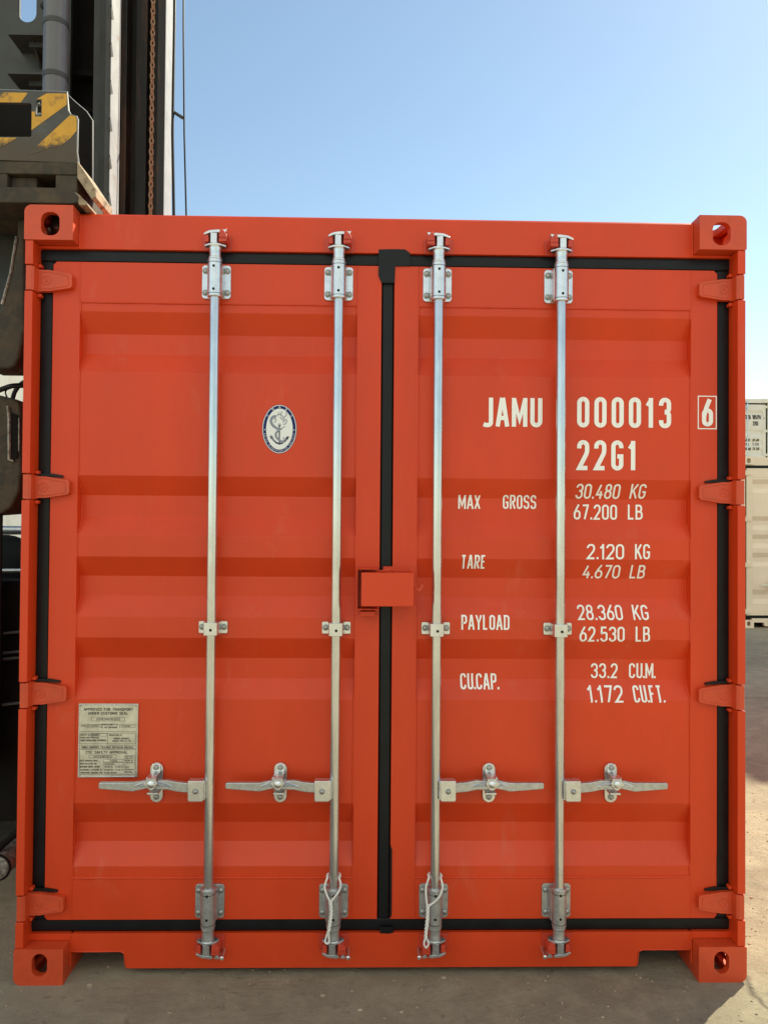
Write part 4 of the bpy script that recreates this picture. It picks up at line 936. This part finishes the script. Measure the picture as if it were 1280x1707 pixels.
m = MB(); m.tube(cat3([(-1.405, .31, 2.03), (-1.41, .295, 2.01), (-1.402, .29, 1.99)]), .003, 6); hb(m, 'cable_tie', 'dark')
# lower machinery: frame, bars, chassis, wheels
m = MB(); m.box(-2.2, -1.488, .45, .465, .55, 1.575); m.box(-2.4, -1.45, .62, .78, .30, 1.285); m.box(-3.2, -1.55, .9, 3.0, .28, 1.24); hb(m, 'carriage_frame', 'dark', None, .01)  # very dark colour stands in for the shade on the machine body
m = MB(); m.cyl((-2.2, 1.0, 1.4885), (-1.3, 1.0, 1.4885), .02, 14); m.cyl((-2.2, 1.0, 1.295), (-1.3, 1.0, 1.307), .012, 12); m.cyl((-2.2, .79, 1.27), (-1.5, .79, 1.275), .008, 8); hb(m, 'side_rail', 'galv_dull')
for z, y in ((1.07, .612), (.99, .611), (.965, .611), (.78, .611)):
    m = MB(); m.cyl((-1.55, y, z), (-1.46, y, z + .01), .006, 8); hb(m, 'grease_line', 'bolt')
m = MB(); m.lathe((-1.4945, .46, .180), (0, 1, 0), [(0, .030), (.004, .044), (.012, .047), (.30, .047)], 28); rl = hb(m, 'end_roller', 'rustedge')
m = MB(); m.tube([(-1.4945 + .049 * math.cos(R(a)), .47, .18 + .049 * math.sin(R(a))) for a in range(0, 360, 20)], .004, 6, closed=True); m.cyl((-1.52, .5, .23), (-1.43, .53, .31), .014, 10); hb(m, 'roller_ring', 'dark', rl)
def wheel(x, y):
    m = MB(); m.lathe((x, y, .73), (0, 1, 0), [(0, .30), (.02, .38), (.03, .66), (.09, .73), (.36, .73), (.42, .66), (.43, .38), (.45, .3)], 40); wh = hb(m, 'wheel', 'rubber')
    m = MB(); m.lathe((x, y - .004, .73), (0, 1, 0), [(0, .1), (.001, .28), (.02, .36)], 24); hb(m, 'rim', 'yellow', wh)
m = MB(); m.lathe((-1.80, 1.08, 1.28), (0, 1, 0), [(0, .05), (.002, .15), (.01, .186), (.03, .176), (.05, .176), (.07, .186), (.08, .15)], 36); hb(m, 'pulley', 'rubber')
wheel(-2.75, 1.35); wheel(-2.75, 4.3)
m = MB(); m.box(-7.0, -3.3, 1.9, 4.2, .5, 1.35); m.box(-7.2, -5.2, 2.0, 4.1, 1.3505, 2.1); hb(m, 'chassis', 'mast', None, .04)
m = MB(); m.prism([(-4.9, 1.36), (-3.8, 1.36), (-3.9, 2.2), (-4.2, 2.9), (-4.9, 2.9)], 'y', 2.3, 3.8); hb(m, 'cab', 'mast', None, .04)
# ------------------------------------------------------------------ GROUND and grit
me = bpy.data.meshes.new('ground'); N = 900
me.from_pydata([(-N, -N, 0), (N, -N, 0), (N, N, 0), (-N, N, 0)], [], [(0, 1, 2, 3)]); me.materials.append(M['ground'])
go = bpy.data.objects.new('ground', me); C.objects.link(go); go['kind'] = 'structure'
gm = MB()
for i in range(3200):
    if i < 1300: x = random.uniform(1.0, 3.6); y = random.uniform(-.6, 6)
    else: x = random.uniform(-2.6, 3); y = random.uniform(-.7, 1.5)
    r = random.uniform(.0012, .0045) * (1 + (random.random() < .06) * 1.4)
    a = random.uniform(0, 6.28); sx_, sy_ = r * random.uniform(.8, 1.6), r * random.uniform(.7, 1.2); h = r * random.uniform(.6, 1.1)
    ring = [(x + sx_ * math.cos(a + k * 1.2566) * random.uniform(.8, 1.15), y + sy_ * math.sin(a + k * 1.2566) * random.uniform(.8, 1.15), .0005) for k in range(5)]
    up = [((p[0] - x) * .6 + x, (p[1] - y) * .6 + y, h) for p in ring]
    gm.add(ring + up, [(0, 1, 6, 5), (1, 2, 7, 6), (2, 3, 8, 7), (3, 4, 9, 8), (4, 0, 5, 9), (5, 6, 7, 8, 9)])
g2 = gm.build('grit', 'pebble', None, sm=False); g2['kind'] = 'stuff'; g2['label'] = 'loose grit and small stones scattered over the dusty yard ground'; g2['category'] = 'grit'
